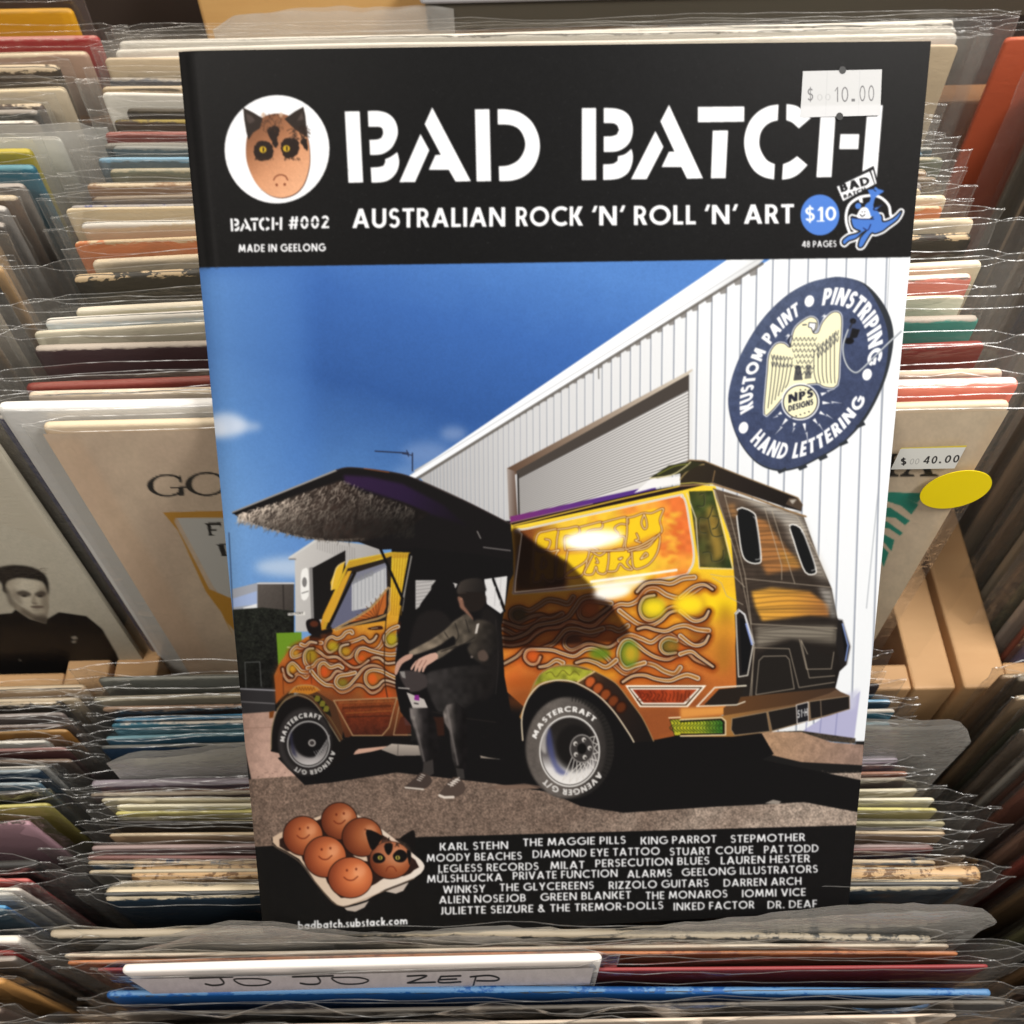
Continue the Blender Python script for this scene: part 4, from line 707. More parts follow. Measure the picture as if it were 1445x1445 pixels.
    P.poly(PP([(232,1190),(285,1170),(290,1250),(250,1275),(225,1250)]),(52,48,47)); P.poly(PP([(415,1220),(458,1225),(465,1280),(425,1285)]),(50,47,46)); P.line(PP([(170,920),(200,1030),(235,1180)]),2.4,(118,112,110),.6,4,soft=2); P.line(PP([(365,880),(388,1010),(425,1200)]),2.6,(122,116,114),.6,4,soft=2); P.poly(PP([(160,930),(185,925),(180,955)]),(130,124,120),.7,.6)
    P.poly(PP([(125,1325),(180,1280),(215,1245),(260,1260),(280,1300),(230,1340),(140,1340)]),(62,52,48),1,0,2); P.line(PP([(128,1330),(230,1340)]),2.4,(196,186,176)); P.poly(PP([(320,1370),(345,1330),(400,1270),(445,1285),(470,1340),(430,1380),(340,1388)]),(74,62,56),1,0,2); P.line(PP([(322,1375),(350,1386),(400,1384)]),3.6,(206,196,186))
    for i in range(4): P.line(PP([(195+i*8,1285-i*10),(215+i*8,1292-i*10)]),1.2,(200,192,184)); P.line(PP([(370+i*14,1310-i*9),(400+i*12,1320-i*10)]),1.5,(214,206,198)); P.line(PP([(385+i*12,1325-i*12),(398+i*12,1290-i*6)]),1.1,(206,198,190))
    # lid
    P.poly(A(np.vstack([[(22,268),(395,113)],spline([(400,110),(455,103),(600,120),(690,146),(860,222),(1035,310)],False,6),[(1035,440),(930,420),(700,395),(560,402)],spline([(480,374),(300,362),(150,324),(50,290)],False,5)])), (20,18,19))
    P.poly(A([(425,130),(520,136),(640,162),(790,240),(880,320),(800,290),(740,272),(620,222),(500,182),(430,160)]), P.lin((490,690),(650,740),(44,27,58),(36,23,50),(20,16,22)),1,3)
    P.poly(A([(40,282),(250,205),(415,150),(500,195),(640,228),(740,270),(640,335),(490,372),(300,358),(150,320)]), P.lin((380,715),(560,740),(66,58,53),(46,37,33),(24,20,19),nz2=.4),1,1.5)
    for i in range(1500):
        t = rnd.random(); u = rnd.random(); x = 45+t*640; top = 270-min(t,.6)*205+max(t-.6,0)*270; bot = 296+70*math.sin(min(t*1.25,1)*2.2); y = top+(bot-top)*u
        L = 8+20*rnd.random(); a_ = 2.2+rnd.normal()*.4; br = (285-190*min(1,t*1.0)-150*u)*(.6+.6*rnd.random()); br = max(br,34)
        p0 = A([(x,y)])[0]; P.line([p0,p0+[math.cos(a_)*L/2.58,math.sin(a_)*L/2.58]],1.,(br,br*.93,br*.86),.75,w1=.4)
    for i in range(140):
        t = rnd.random(); x = 60+t*440; bot = 292+72*math.sin(min(t*1.05,1)*1.9); p0 = A([(x,bot)])[0]; P.line([p0,p0+[rnd.normal()*3,3+2*rnd.random()]],1.,(160-80*t,148-76*t,138-74*t),.8,w1=.3)
    P.line(A([(22,266),(400,112)]),2.6,(140,136,132)); P.line(A([(22,270),(400,118)]),1.4,(24,22,22)); P.line(A([(400,112),(455,103),(600,120),(690,145),(860,221),(1032,308)]),1.8,(46,38,38),1,6); P.line(A([(500,106),(590,120)]),1.3,(150,82,40),.8); P.line(A([(700,148),(850,216)]),1.,(96,88,84),.6)
    P.line(A([(912,335),(924,360)]),1.6,(120,116,114)); P.line(A([(935,393),(1032,405)]),1.8,(96,92,92)); P.line(A([(560,400),(640,580)]),3.6,(15,14,15)); P.line(A([(970,505),(1010,610)]),2.4,(15,14,15))
    # --- header
    P.poly([(230,60),(250,72),(1314,58),(1330,40),(1290,361.5),(1281,363),(279,377.5),(230,378)], P.lin((260,200),(1300,200),(19,18,18),(15,15,16),(19,19,20),(21,20,20),nz=.3,nz2=.1))
    P.poly([(230,40),(262,72),(292,378),(240,378)], (36,35,35),.6,5); P.line([(252,72),(282,377)],2,(14,13,14),.8); P.line([(276,80),(306,376)],6,(46,45,45),.35,soft=4); P.line([(264,80),(294,376)],5,(14,14,14),.5,soft=4)  # soft pale and dark bands paint the spine roll's highlight into the ink
    for F, L in ((G,BAD_L),(Hh,BATCH_L)):
        for p in L: P.poly(F(csmooth(p)), W3)
    P.ell(Dg([(438,533)])[0],74,76.5,W3,1,0,.1)
    eg = [(236,440),(226,560),(245,660),(300,770),(380,840),(470,862),(560,835),(620,770),(655,660),(660,560),(645,450),(600,370),(530,310),(440,290),(350,310),(275,370)]
    P.poly(Dg(eg)+[.8,1],(70,40,28),1,0,4); P.poly(Dg(eg), P.lin(Dg([(300,350)])[0],Dg([(600,760)])[0],(120,78,54),(160,108,76),(206,148,110),(222,166,128),nz=.08),1,0,4)
    fur = (46,38,34)
    for p in ([(208,250),(270,280),(340,322),(322,390),(275,420),(245,470),(230,420),(215,330)],[(617,244),(560,275),(488,326),(540,380),(580,410),(640,450),(636,360),(630,300)]): P.poly(Dg(p),fur)
    for p in ([(225,285),(270,310),(290,340),(250,360),(235,340)],[(608,280),(590,310),(575,340),(620,330)]): P.poly(Dg(p),(84,72,68),.7,1)
    for p in ([(375,395),(410,374),(448,385),(452,420),(440,470),(446,500),(430,522),(405,490),(375,430)],[(278,545),(300,490),(350,475),(400,500),(415,550),(390,600),(330,612),(290,590)],[(462,520),(480,470),(530,455),(580,475),(590,530),(560,580),(510,595),(475,565)],[(600,470),(640,460),(645,540),(620,520)],[(590,380),(630,370),(636,440),(600,420)]):
        q = Dg(spline(p,True,5)); q = q+np.random.default_rng(3).normal(size=q.shape)*.5; P.poly(q,(40,30,26))
    for i in range(70):
        x = 330+rnd.random()*150; y = 290+rnd.random()*120; p0 = Dg([(x,y)])[0]; P.line([p0,p0+[rnd.normal()*1.5,3]],.8,(60,40,30),.7)
        x = 540+rnd.random()*110; y = 370+rnd.random()*90; p0 = Dg([(x,y)])[0]; P.line([p0,p0+[rnd.normal()*3,3]],1.,(50,36,30),.8); x = 290+rnd.random()*300; p0 = Dg([(x,585+rnd.random()*14)])[0]; P.line([p0,p0+[rnd.normal(),2.5]],.8,(54,38,30),.7) if x < 415 or x > 480 else 0
    for x in (345,465): P.ell(Dg([(x,300)])[0],2.4,3.4,(190,160,136),.9,.5)
    for q in ((342,535),(502,528)): P.ell(Dg([q])[0],4.9,4.7,(190,156,40)); P.ell(Dg([(q[0]+3,q[1])])[0],1,3.6,(24,18,14))
    P.line(Dg([(415,742),(430,718),(462,706),(495,716),(510,742)]),1.7,(120,68,46),1,5)
    for q in ((436,775),(490,772)): P.ell(Dg([q])[0],1.7,2,(120,66,44))
    for i in range(420):
        x, y = 300+rnd.random()*960, 80+rnd.random()*280; P.ell((x,y),.5+.5*rnd.random(),.5,(96,98,98),.3+.25*rnd.random())
    # small header lettering
    M0 = np.linalg.lstsq(np.array([(-66,462,1),(-66,112,1),(1367,450,1),(1396,97,1)],float),np.array([(325.7,326.6),(325,308.4),(398.3,324.8),(398.3,306.2)]),rcond=None)[0]
    for p in BATCH_L: P.poly(np.hstack([np.array(p,float),np.ones((len(p),1))])@M0, W3)
    text(P,"#002",407,464.5,323.6,322,18,W3,.2,.16); P.line([(424,314.4),(452,313.8)],1.3,(24,24,24)); P.line([(406,315),(424,314.5)],.01,(24,24,24))
    text(P,"MADE IN GEELONG",336.5,459.5,356,354.6,11.2,W3,.22,.11)
    for t, a_, b_ in (("AUSTRALIAN",497,713),("ROCK",728,822.5),("'N'",835,881),("ROLL",894.5,982),("'N'",994,1040),("ART",1049.5,1120.6)): text(P,t,a_,b_,322-(a_-497)*.0108,322-(b_-497)*.0108,27.5,W3,.195,.115)
    P.ell(E([(275,1076)])[0],27.4,28.8,(76,122,204)); text(P,"$10",1136,1180,312,311,19.5,W3,.16,.13); P.line([(1153,312),(1163,311.8)],1.6,W3)
    text(P,"48 PAGES",1131.5,1180.5,349.2,348.4,9.2,W3,.2,.11)
    # emblem: animal with a placard
    bl = (70,116,196); bd = [(490,1095),(520,1098),(615,1105),(640,1090),(690,1080),(700,1125),(760,1110),(800,1080),(828,1052),(800,1105),(735,1155),(700,1182),(650,1200),(625,1195),(590,1245),(562,1290),(538,1288),(555,1230),(600,1178),(560,1195),(520,1232),(470,1250),(440,1275),(432,1252),(470,1220),(520,1206),(555,1185),(505,1160)]
    P.line(E([(480,1205),(455,1130),(455,1060),(480,1000),(540,958),(600,945),(650,945),(700,965),(745,1015),(762,1085),(828,1050)]),4.,W3,1,5); P.line(E(bd),9,W3,1,3,True); P.line(E(bd),4,(24,24,26),1,3,True); P.poly(E(bd),bl,1,0,3)
    P.poly(E([(580,1010),(612,985),(618,945),(598,905),(620,888),(655,885),(672,900),(712,912),(682,935),(656,952),(642,990),(642,1030),(700,1010),(660,1040),(690,1085),(600,1080)]),bl,1,0,2); P.poly(E([(598,905),(605,870),(628,888),(655,880),(640,900)]),(24,24,26)); P.line(E([(642,905),(655,915)]),1.2,(20,24,40)); P.line(E([(700,1008),(660,1015),(640,1040),(690,1045)]),1.6,(24,28,50),1,4)
    P.ell(E([(535,1015)])[0],4.4,4.4,bl); P.poly(E([(528,1095),(545,1040),(575,1022),(605,1040),(615,1100)]),W3,1,0,3); P.line(E([(548,1072),(562,1086),(582,1072)]),1.2,(20,20,24),1,4); P.ell(E([(562,1055)])[0],.8,.9,(20,20,24)); P.ell(E([(580,1054)])[0],.8,.9,(20,20,24)); P.line(E([(490,1096),(560,1104),(640,1104)]),1.3,(24,28,60)); P.line(E([(570,1165),(600,1180),(620,1140)]),1.4,(24,34,80),1,4)
    P.poly(E([(535,960),(562,950),(568,995),(545,990)]),W3); P.poly(E([(383,876),(640,742),(672,868),(426,992)]),(24,24,26)); P.poly(E([(390,884),(612,780),(645,868),(432,982)]),W3); P.poly(E([(622,775),(636,768),(660,860),(650,868)]),W3)
    text(P,"BAD",1187,1228,271.6,260,11.6,(24,24,26),.25,.12,slant=-.18); text(P,"BATCH",1191,1222,280.2,269.4,5.2,(24,24,26),.24,.12,slant=-.15)
    # --- footer
    P.poly([(230,1197),(358,1195),(600,1181),(1200,1164.5),(1240,1164),(1240,1336),(230,1336)], P.lin((360,1250),(1200,1250),(17,16,16),(15,15,15),(18,17,18),nz=.25,nz2=.1))
    wt = (206,206,206)
    for t, a_, b_, y in NAMES: text(P,t,a_,b_,y+.4,y+.4-(b_-a_)*.026,11,WHITE,.175,.13,.36)
    text(P,"badbatch.substack.com",420.5,575,1312,1304.5,11.2,WHITE,.22,.1)
    # carton of eggs
    P.poly(Fc([(660,980),(760,968),(882,915),(835,985),(760,1020),(690,1010)]),(178,166,156)); P.poly(Fc([(1005,855),(1208,762),(1150,850),(1090,873)]),(186,174,164))
    rim = [(85,430),(130,385),(480,235),(780,232),(1000,365),(1240,555),(1312,620),(1318,675),(1240,745),(1000,840),(850,925),(700,968),(640,972),(570,930),(430,770),(300,590),(120,490)]
    P.line(Fc(rim)+[0,1.4],2.6,(14,12,12),1,2,True); P.poly(Fc(rim), P.lin((385,1180),(590,1240),(196,170,146),(206,186,166),(222,212,202)),1,0,2)
    P.poly(Fc([(140,430),(480,262),(770,258),(1250,600),(1240,680),(1160,730),(1000,745),(930,790),(690,905),(615,885),(530,780),(505,715),(420,700),(330,600),(310,540),(200,525)]),(40,24,20),1,0,2); P.line(Fc([(90,470),(120,500),(300,610),(430,780),(570,940),(650,975),(710,968),(1000,850),(1240,750)]),1.2,(150,124,104),.7,4)
    P.poly(Fc([(740,560),(850,555),(860,610),(790,600)]),(206,182,160)); P.poly(Fc([(585,400),(640,405),(630,440)]),(196,150,120))
    egg(P,Fc,(628,282),146,150,.82); egg(P,Fc,(332,402),160,158,.9); egg(P,Fc,(815,412),162,156,.8,False); P.ell(Fc([(840,350)])[0],1.4,1.6,(90,32,18),.6)
    egg(P,Fc,(512,572),170,166,.98); 
    egg(P,Fc,(1045,600),168,150,.84,False); P.poly(Fc([(900,520),(960,450),(1050,420),(1150,450),(1200,520),(1210,600),(1120,640),(900,600)]),(206,150,120),.35,8)
    for p in ([(850,350),(975,400),(960,450),(905,520),(870,470)],[(1240,360),(1190,375),(1120,430),(1190,470),(1235,540),(1248,450)],[(1000,470),(1030,460),(1062,470),(1060,520),(1030,560),(1000,520)],[(900,580),(920,545),(970,545),(1005,585),(980,620),(920,620)],[(1065,560),(1110,515),(1160,525),(1185,570),(1150,615),(1090,610)],[(1180,520),(1215,540),(1205,640),(1190,600)]): P.poly(Fc(p),(18,15,15),1,0,3)
    for q in ((962,580),(1105,580)): P.ell(Fc([q])[0],3.4,3.2,(160,150,70)); P.ell(Fc([q])[0],.8,2.6,(14,12,10))
    P.line(Fc([(1010,690),(1030,655),(1070,655),(1095,690)]),1.5,(110,44,26),.9,4)
    for i in range(40): x, y = 985+rnd.random()*220, 410+rnd.random()*70; p0 = Fc([(x,y)])[0]; P.line([p0,p0+[rnd.normal()*2,2.4]],.9,(24,18,16),.8)
    egg(P,Fc,(720,742),180,164,1.04)
    P.b = P.blur(P.b, 1.2)
    return P
# ------------------------------------------------------------------ record sleeves
ZU, ZF = ZC-.2567, ZC-.395                        # tops of the upper and of the lower row
def jacket(parent, w, h, t, mat, seed, name='jacket'):
    wv = wave(seed, 4, 1, 7); wy = wave(seed+1, 3, .6, 2.2); n = 26
    xs = np.concatenate([[-w/2, -w/2+.0003, -w/2+.001, -w/2+.0022], np.linspace(-w/2+.008, w/2-.008, n), [w/2-.0022, w/2-.001, w/2-.0003, w/2]])
    dz = np.array([.0021, .0013, .0005, .0001]+[0]*n+[.0001, .0005, .0013, .0021])
    r = t/2; th = np.linspace(math.pi, 0, 7)
    sec = [(0, -h), (0, -.06), (0, -.018), (0, -r)]+[(r+r*math.cos(a), -r+r*math.sin(a)) for a in th[1:-1]]+[(t, -r), (t, -.018), (t, -.06), (t, -h)]
    V = []; m = len(sec)
    for k, x in enumerate(xs):
        e = .25 if k in (0, len(xs)-1) else (.7 if k in (1, len(xs)-2) else 1)
        for (y, z) in sec:
            q = math.exp(z/.05)
            V.append((x, r+(y-r)*e+.0020*q*wy(x, 0), z-(dz[k]+.0009*wv(x, .2) if z > -.03 else 0)))
    Fs = [(k*m+j, k*m+j+1, (k+1)*m+j+1, (k+1)*m+j) for k in range(len(xs)-1) for j in range(m-1)]
    Fs += [tuple(range(m))[::-1], tuple(range((len(xs)-1)*m, len(xs)*m))]
    return mesh(name, V, Fs, mat, parent)
def bag(parent, w, h, t, seed, fl=.009, fr=.009, rise=.006, mat=None, amp=1., name='plastic_sleeve'):
    """thin open-topped film bag: front and back sheet joined at pinched side seams, with ripples"""
    wa, wb, wc = wave(seed+5, 6, 2, 16), wave(seed+6, 4, 1, 5), wave(seed+7, 6, 18, 60)
    zs = np.array([-h-.002, -.16, -.08, -.045, -.025, -.014, -.007, -.002, 0.])
    x0, x1 = -w/2-fl, w/2+fr
    xc = np.concatenate([np.linspace(x0, -w/2-.001, 6), np.linspace(-w/2+.008, w/2-.008, 30), np.linspace(w/2+.001, x1, 6)])
    def sheetpts(front):
        out = []
        for zi, z in enumerate(zs):
            top = rise*.7+.0010*wb(xc*2.2, front*.7)+.00025*wc(xc, 0); zz = np.where(z > -.03, z+top*(1+z/.03 if z > -.03 else 0), z)
            d = np.minimum(xc-x0, x1-xc); inn = np.clip((d-min(fl, fr)*.6)/.006, 0, 1); q = math.exp(z/.04)
            op = .0006+.0016*q*(.5+.5*wb(xc*2, .3))
            y = np.where(front, -op, t+op)*inn+(1-inn)*t/2
            y = y+(amp*(.0012*q+.0003)*wa(xc*2, z*6+front*.8)+amp*.0004*(1-inn)*wc(xc*2.5, z*2.))
            out.append(np.stack([xc, y, zz-.0012*(1-inn)*(1 if z > -.03 else 0)*np.abs(wc(xc, 1.))], 1))
        return np.vstack(out)
    n = len(xc); V = np.vstack([sheetpts(1), sheetpts(0)]); Fs = []; o = n*len(zs)
    for k in range(len(zs)-1):
        for j in range(n-1):
            a = k*n+j; Fs += [(a, a+1, a+n+1, a+n), (o+a+1, o+a, o+a+n, o+a+n+1)]
    body = len(Fs)
    # cut rim along the mouth and the welded side seams: narrow added strips, tilted and patchily whitened to imitate glints
    ex = []
    def strip(idx, dv):
        b0 = len(V)+len(ex)
        for i in idx: ex.append(V[i]+np.array([0, -.00012, .00004])); ex.append(V[i]+np.array(dv)+np.array([0, -.00012, 0]))
        for k in range(len(idx)-1): Fs.append((b0+2*k, b0+2*k+1, b0+2*k+3, b0+2*k+2))
    top = (len(zs)-1)*n
    strip([top+j for j in range(n)], (0, -.0003, -.00012)); strip([o+top+j for j in range(n)], (0, -.0003, -.00012))
    strip([k*n for k in range(5, len(zs))], (.0005, 0, 0)); strip([k*n+n-1 for k in range(5, len(zs))], (-.0005, 0, 0))
    ob = mesh(name, np.vstack([V, ex]), Fs, mat or FILM, parent); ob.data.materials.append(EDGE)
    mi = np.zeros(len(Fs), np.int32); mi[body:] = 1; ob.data.polygons.foreach_set('material_index', mi)
    return ob
NUM = "first second third fourth fifth sixth seventh eighth ninth tenth eleventh twelfth thirteenth fourteenth fifteenth sixteenth seventeenth eighteenth nineteenth twentieth".split()
def ordn(i): return NUM[i] if i < 20 else ('twenty-'+NUM[i-20] if i < 29 else ('thirtieth' if i == 29 else 'thirty-'+NUM[i-30]))
CNT = [0]
def record(x, y, z, yaw, t, face, edge, label, group, w=.312, h=.312, fl=.009, fr=.009, rise=.006, wear=.5, lean=0., amp=1., frost=False, nobag=False, **kw):
    CNT[0] += 1; s = CNT[0]*13
    o = empty('record_sleeve', (x, y, z), label, 'record', group, yaw, lean)
    jacket(o, w, h, t, jacket_mat(face, edge, wear, seed=s, mouth=round(t, 4) if s % 3 and t > .0015 else 0., **kw), s)
    if not nobag: bag(o, w, h, t, s, fl, fr, rise, FROST if frost else FILM, amp)
    return o
W_, C_, K_ = (226, 220, 208), (206, 186, 156), (44, 41, 38)
def lane(rows, z, xc, group, where, xl=250, xr=1300):
    """rows from back to front: (y at xl, y at xr, face, edge, words, options); photo rows give the depth of each fold"""
    n = len(rows); pos = []
    for r in rows:
        zz = z+(r[5].get('dz', 0) if len(r) > 5 else 0); a, b = atz(xl, r[0], zz), atz(xr, r[1], zz); yaw = math.atan2(b[1]-a[1], b[0]-a[0]); pos.append((a[1]+(xc-a[0])*math.tan(yaw), yaw))
    for i, r in enumerate(rows):
        kw = dict(r[5]) if len(r) > 5 else {}
        gap = pos[i-1][0]-pos[i][0] if i else .006
        t = kw.pop('t', min(max(.34*gap, .0012), .003)); dx = kw.pop('dx', rnd0.uniform(-.004, .004)); dz = kw.pop('dz', rnd0.uniform(-.002, .002))
        k = n-1-i; body = r[4]
        record(xc+dx, pos[i][0], z+dz, pos[i][1]+rnd0.uniform(-.004, .004), t, r[2], r[3], f"{body} record sleeve, {ordn(k)} from front of {where}", group, **kw)

UM = [(86,66,(190,170,140),C_,"pale tan",{}),(78,58,(206,160,150),W_,"red and green dashed",{}),(70,50,W_,W_,"soft white",{}),(60,40,(206,200,190),W_,"clear wrapped white",dict(fr=.024)),(50,31,(200,194,184),W_,"white edged",dict(fr=.026))]
UM = [(*r[:5], dict(dict(w=.345, dx=.012+.001*i, rise=.006, fl=.004, fr=.012), **r[5])) for i, r in enumerate(UM)][::-1]
UPPER = [(112,134,(66,70,80),(150,140,126),"slate blue",dict(dx=-.004)),(124,142,(176,150,116),C_,"pale tan",dict(dx=-.006)),(138,152,W_,W_,"white with loose film"),(152,160,(52,46,38),(80,72,60),"dark brown",dict(dx=.006,rise=.008)),(166,172,(74,66,54),(150,130,60),"black with a yellow block"),
 (184,184,(120,58,50),(150,90,80),"dull red"),(200,196,(60,66,66),(140,134,124),"charcoal",dict(dx=.002)),(210,206,(84,96,100),(150,148,140),"blue grey",dict(dx=.006)),(224,214,(96,110,116),(130,168,190),"pale blue folded teal",dict(dx=.002)),(240,228,(110,112,96),(160,150,124),"grey green",dict(dx=.008)),
 (258,244,(150,116,86),C_,"light brown"),(270,254,(110,98,86),(150,132,112),"brown grey",dict(dx=.004)),(284,262,(74,80,136),(170,164,160),"faded indigo",dict(wear=1)),(292,270,(206,190,160),(226,206,170),"cream with a black oval",dict(dx=-.004)),(318,284,(214,196,166),W_,"cream with a white edge",dict(dx=.004)),
 (330,296,(206,128,84),(222,196,156),"salmon orange",dict(dx=.002,wear=.9)),(362,314,(206,190,164),(226,206,174),"plain cream",dict(dx=.011)),(391,342,(48,44,38),(206,180,142),"black with a chewed fold",dict(dx=.007,wear=1.4,fl=.022,fr=.022,rise=.008)),(424,374,(214,200,168),(232,220,196),"ivory",dict(dx=.009,fl=.016,fr=.017)),
 (452,404,(196,204,206),W_,"pale blue and pink",dict(dx=.002,fl=.02,fr=.02,c2=(214,128,112),split=.02,rise=.009)),(463,420,(212,204,180),(234,222,196),"ivory white",dict(dx=-.002)),(488,452,(60,46,48),(176,164,150),"plum and teal",dict(dx=.0,fl=.018,fr=.03,c2=(70,136,122),split=0.,rise=.010,wear=.3)),
 (528,490,(112,34,26),(132,52,42),"dark red",dict(dx=.0,fl=.022,fr=.02)),(552,520,(180,164,148),(212,194,168),"taupe",dict(fl=.02,fr=.008,dx=.002,rise=.008)),(574,548,(58,62,92),(190,186,180),"navy blue",dict(dx=-.006,fl=.004,fr=.004,wear=.2))]
lane(UM, ZU+.004, 0., "records behind the upper middle bin's back rail", "the row behind the back rail")
lane(UPPER, ZU, 0., "records packed in the upper middle bin", "the upper middle bin", 250, 1300)

FRONT = [(958,938,(120,122,116),(160,160,150),"grey film wrapped",dict(rise=.012,dx=-.014,amp=1.5)),(984,956,(170,160,140),(214,204,180),"thin cream",dict(dx=-.016)),(998,972,(52,44,44),(170,140,116),"black",dict(dx=-.01,wear=1.3)),(1013,990,(40,60,80),(92,160,200),"sky blue edged",dict(dx=-.006,wear=.2)),(1026,1002,(60,110,128),(214,204,190),"white folded teal",dict(dx=-.006,wear=.5)),
 (1040,1018,(60,110,136),(110,150,160),"teal blue",dict(dx=-.008)),(1052,1032,(28,56,84),(110,110,104),"navy",dict(dx=-.008)),(1102,1078,(96,82,92),(150,140,148),"mauve grey",dict(dx=-.009)),(1110,1092,(120,60,46),(176,120,96),"dull purple with an orange fold",dict(dx=-.006,wear=1)),(1118,1104,(78,66,64),(150,136,120),"dusky brown",dict(dx=-.008)),(1127,1114,(200,188,156),(222,212,184),"cream",dict(dx=-.004)),
 (1140,1126,(206,198,168),(228,220,194),"ivory",dict(dx=.002,fr=.014)),(1150,1142,(160,150,100),(206,196,120),"pale yellow",dict(dx=.002,fr=.022)),(1160,1155,(186,176,140),(206,196,160),"sand",dict(dx=.004)),(1168,1167,(26,24,26),(60,56,54),"black",dict(dx=.002,fr=.024,fl=.012)),(1180,1178,(150,124,96),(190,170,140),"thin tan",dict(dx=.002)),
 (1202,1192,(112,92,92),(150,130,126),"dusty mauve",dict(dx=-.004,fl=.018,fr=.018)),(1212,1204,(86,40,40),(120,84,80),"dark wine",dict(dx=-.004)),(1221,1214,(52,84,110),(200,180,150),"blue with a cream fold",dict(dx=-.004,wear=.9)),(1232,1224,(110,106,98),(190,176,150),"grey",dict(fl=.014)),(1246,1236,(110,78,46),(196,160,116),"brown with a frayed fold",dict(dx=.012,wear=2.,t=.006,fl=.012)),(1262,1250,(30,34,38),(80,80,78),"charcoal black",dict(dx=.004,rise=.008)),
 (1272,1251,(26,42,56),(222,206,176),"navy with a thick cream fold",dict(dx=.004,wear=.5,t=.0055,fr=.018)),(1328,1327,(50,50,48),(160,148,128),"dark with a dull cream fold",dict(dx=-.012,wear=.7)),
 (1344,1338,(190,172,150),(214,200,180),"cream",dict(dx=-.006,fl=.012,fr=.03)),(1354,1350,(122,64,38),(176,112,72),"orange brown",dict(dx=-.004,wear=.8,fr=.026)),(1368,1366,(98,24,30),(140,52,54),"wine red",dict(dx=.006,fl=.014,fr=.012,rise=.004)),
 (1410,1403,(16,76,138),(84,128,172),"bright blue",dict(dz=-.009,dx=.008,wear=1.0,fr=.014,rise=.001)),(1430,1420,(36,34,34),(90,84,76),"black",dict(dx=.012,dz=-.009,fl=.012,fr=.01,rise=.004)),(1446,1434,(196,178,160),(214,196,176),"pale pink cream",dict(dz=-.009,dx=-.006,fr=.05,fl=.02,rise=.012,amp=3))]
lane(FRONT, ZF, 0., "records packed in the lower middle bin", "the lower middle bin", 250, 1280)

def side_lane(rows, z, xe, sgn, group, where, px):
    """rows from back to front whose inner ends show: (photo row or depth, face, edge, words, inset of the end in mm, options)"""
    n = len(rows); ys = [r[0] if r[0] < 5 else atz(px, r[0], z)[1] for r in rows]
    for i, r in enumerate(rows):
        kw = dict(r[5]) if len(r) > 5 else {}; gap = abs(ys[i-1]-ys[i]) if i else .006; kw.setdefault('fl' if sgn < 0 else 'fr', .0035 if sgn < 0 else .006)
        t = kw.pop('t', min(max(.36*gap, .0012), .003)); w = kw.get('w', .312)
        x = (atz(r[4], r[0], z)[0] if px < 500 else xe+r[4]/1000)-sgn*w/2
        record(x, ys[i], z+kw.pop('dz', rnd0.uniform(-.003, .003)), kw.pop('yaw', rnd0.uniform(-.012, .012)), t, r[1], r[2], f"{r[3]} record sleeve, {ordn(n-1-i)} from front of {where}", group, **kw)
UL = [(2,(196,194,188),W_,"big white",125,dict(dz=.012)),(27,(206,150,24),(190,140,40),"yellow and blue",105,dict(dz=.004)),(62,(150,40,40),(180,120,110),"red speckled",140,dict(fr=.014)),(88,(170,140,120),C_,"pale rose brown",124,dict(fr=.012)),(106,(60,52,44),C_,"dark olive",85,dict(wear=1.3)),(121,(150,120,84),C_,"tan",75,dict(wear=.8)),(134,(206,190,164),(226,206,170),"tall cream",95,dict(fr=.014,dz=.003)),(152,(70,56,48),C_,"chocolate brown",60,dict(wear=1.2)),
 (166,(34,36,38),(150,140,130),"black",55),(179,(120,110,100),W_,"mottled grey",52),(190,(222,220,210),W_,"white film wrapped",80,dict(frost=True,fr=.02,amp=.6)),(221,(150,136,40),(190,170,60),"olive yellow",45),(240,(46,96,112),(90,140,150),"teal",50),(262,(120,112,104),(170,160,150),"ash grey",28,dict(fr=.02)),(280,(96,78,64),C_,"brown",20),(300,(120,116,112),(190,184,176),"silver grey",14),
 (322,(80,76,72),(170,160,150),"smoky grey",2),(345,(140,120,96),C_,"faded tan",-4),(368,(190,150,100),(214,186,140),"honey tan",0),(395,(60,58,54),(140,130,120),"dull black",-12),(425,(150,140,124),W_,"stone grey",-18),(455,(110,84,52),(180,150,110),"golden brown",-24),(485,(66,62,58),(150,140,130),"dark slate",-30),(515,(90,88,72),(160,150,130),"moss grey",-36),(545,(70,60,52),(140,126,110),"deep brown",-40)]
side_lane(UL, ZU-.006, -.181, 1, "records packed in the upper left bin", "the upper left bin", 60)
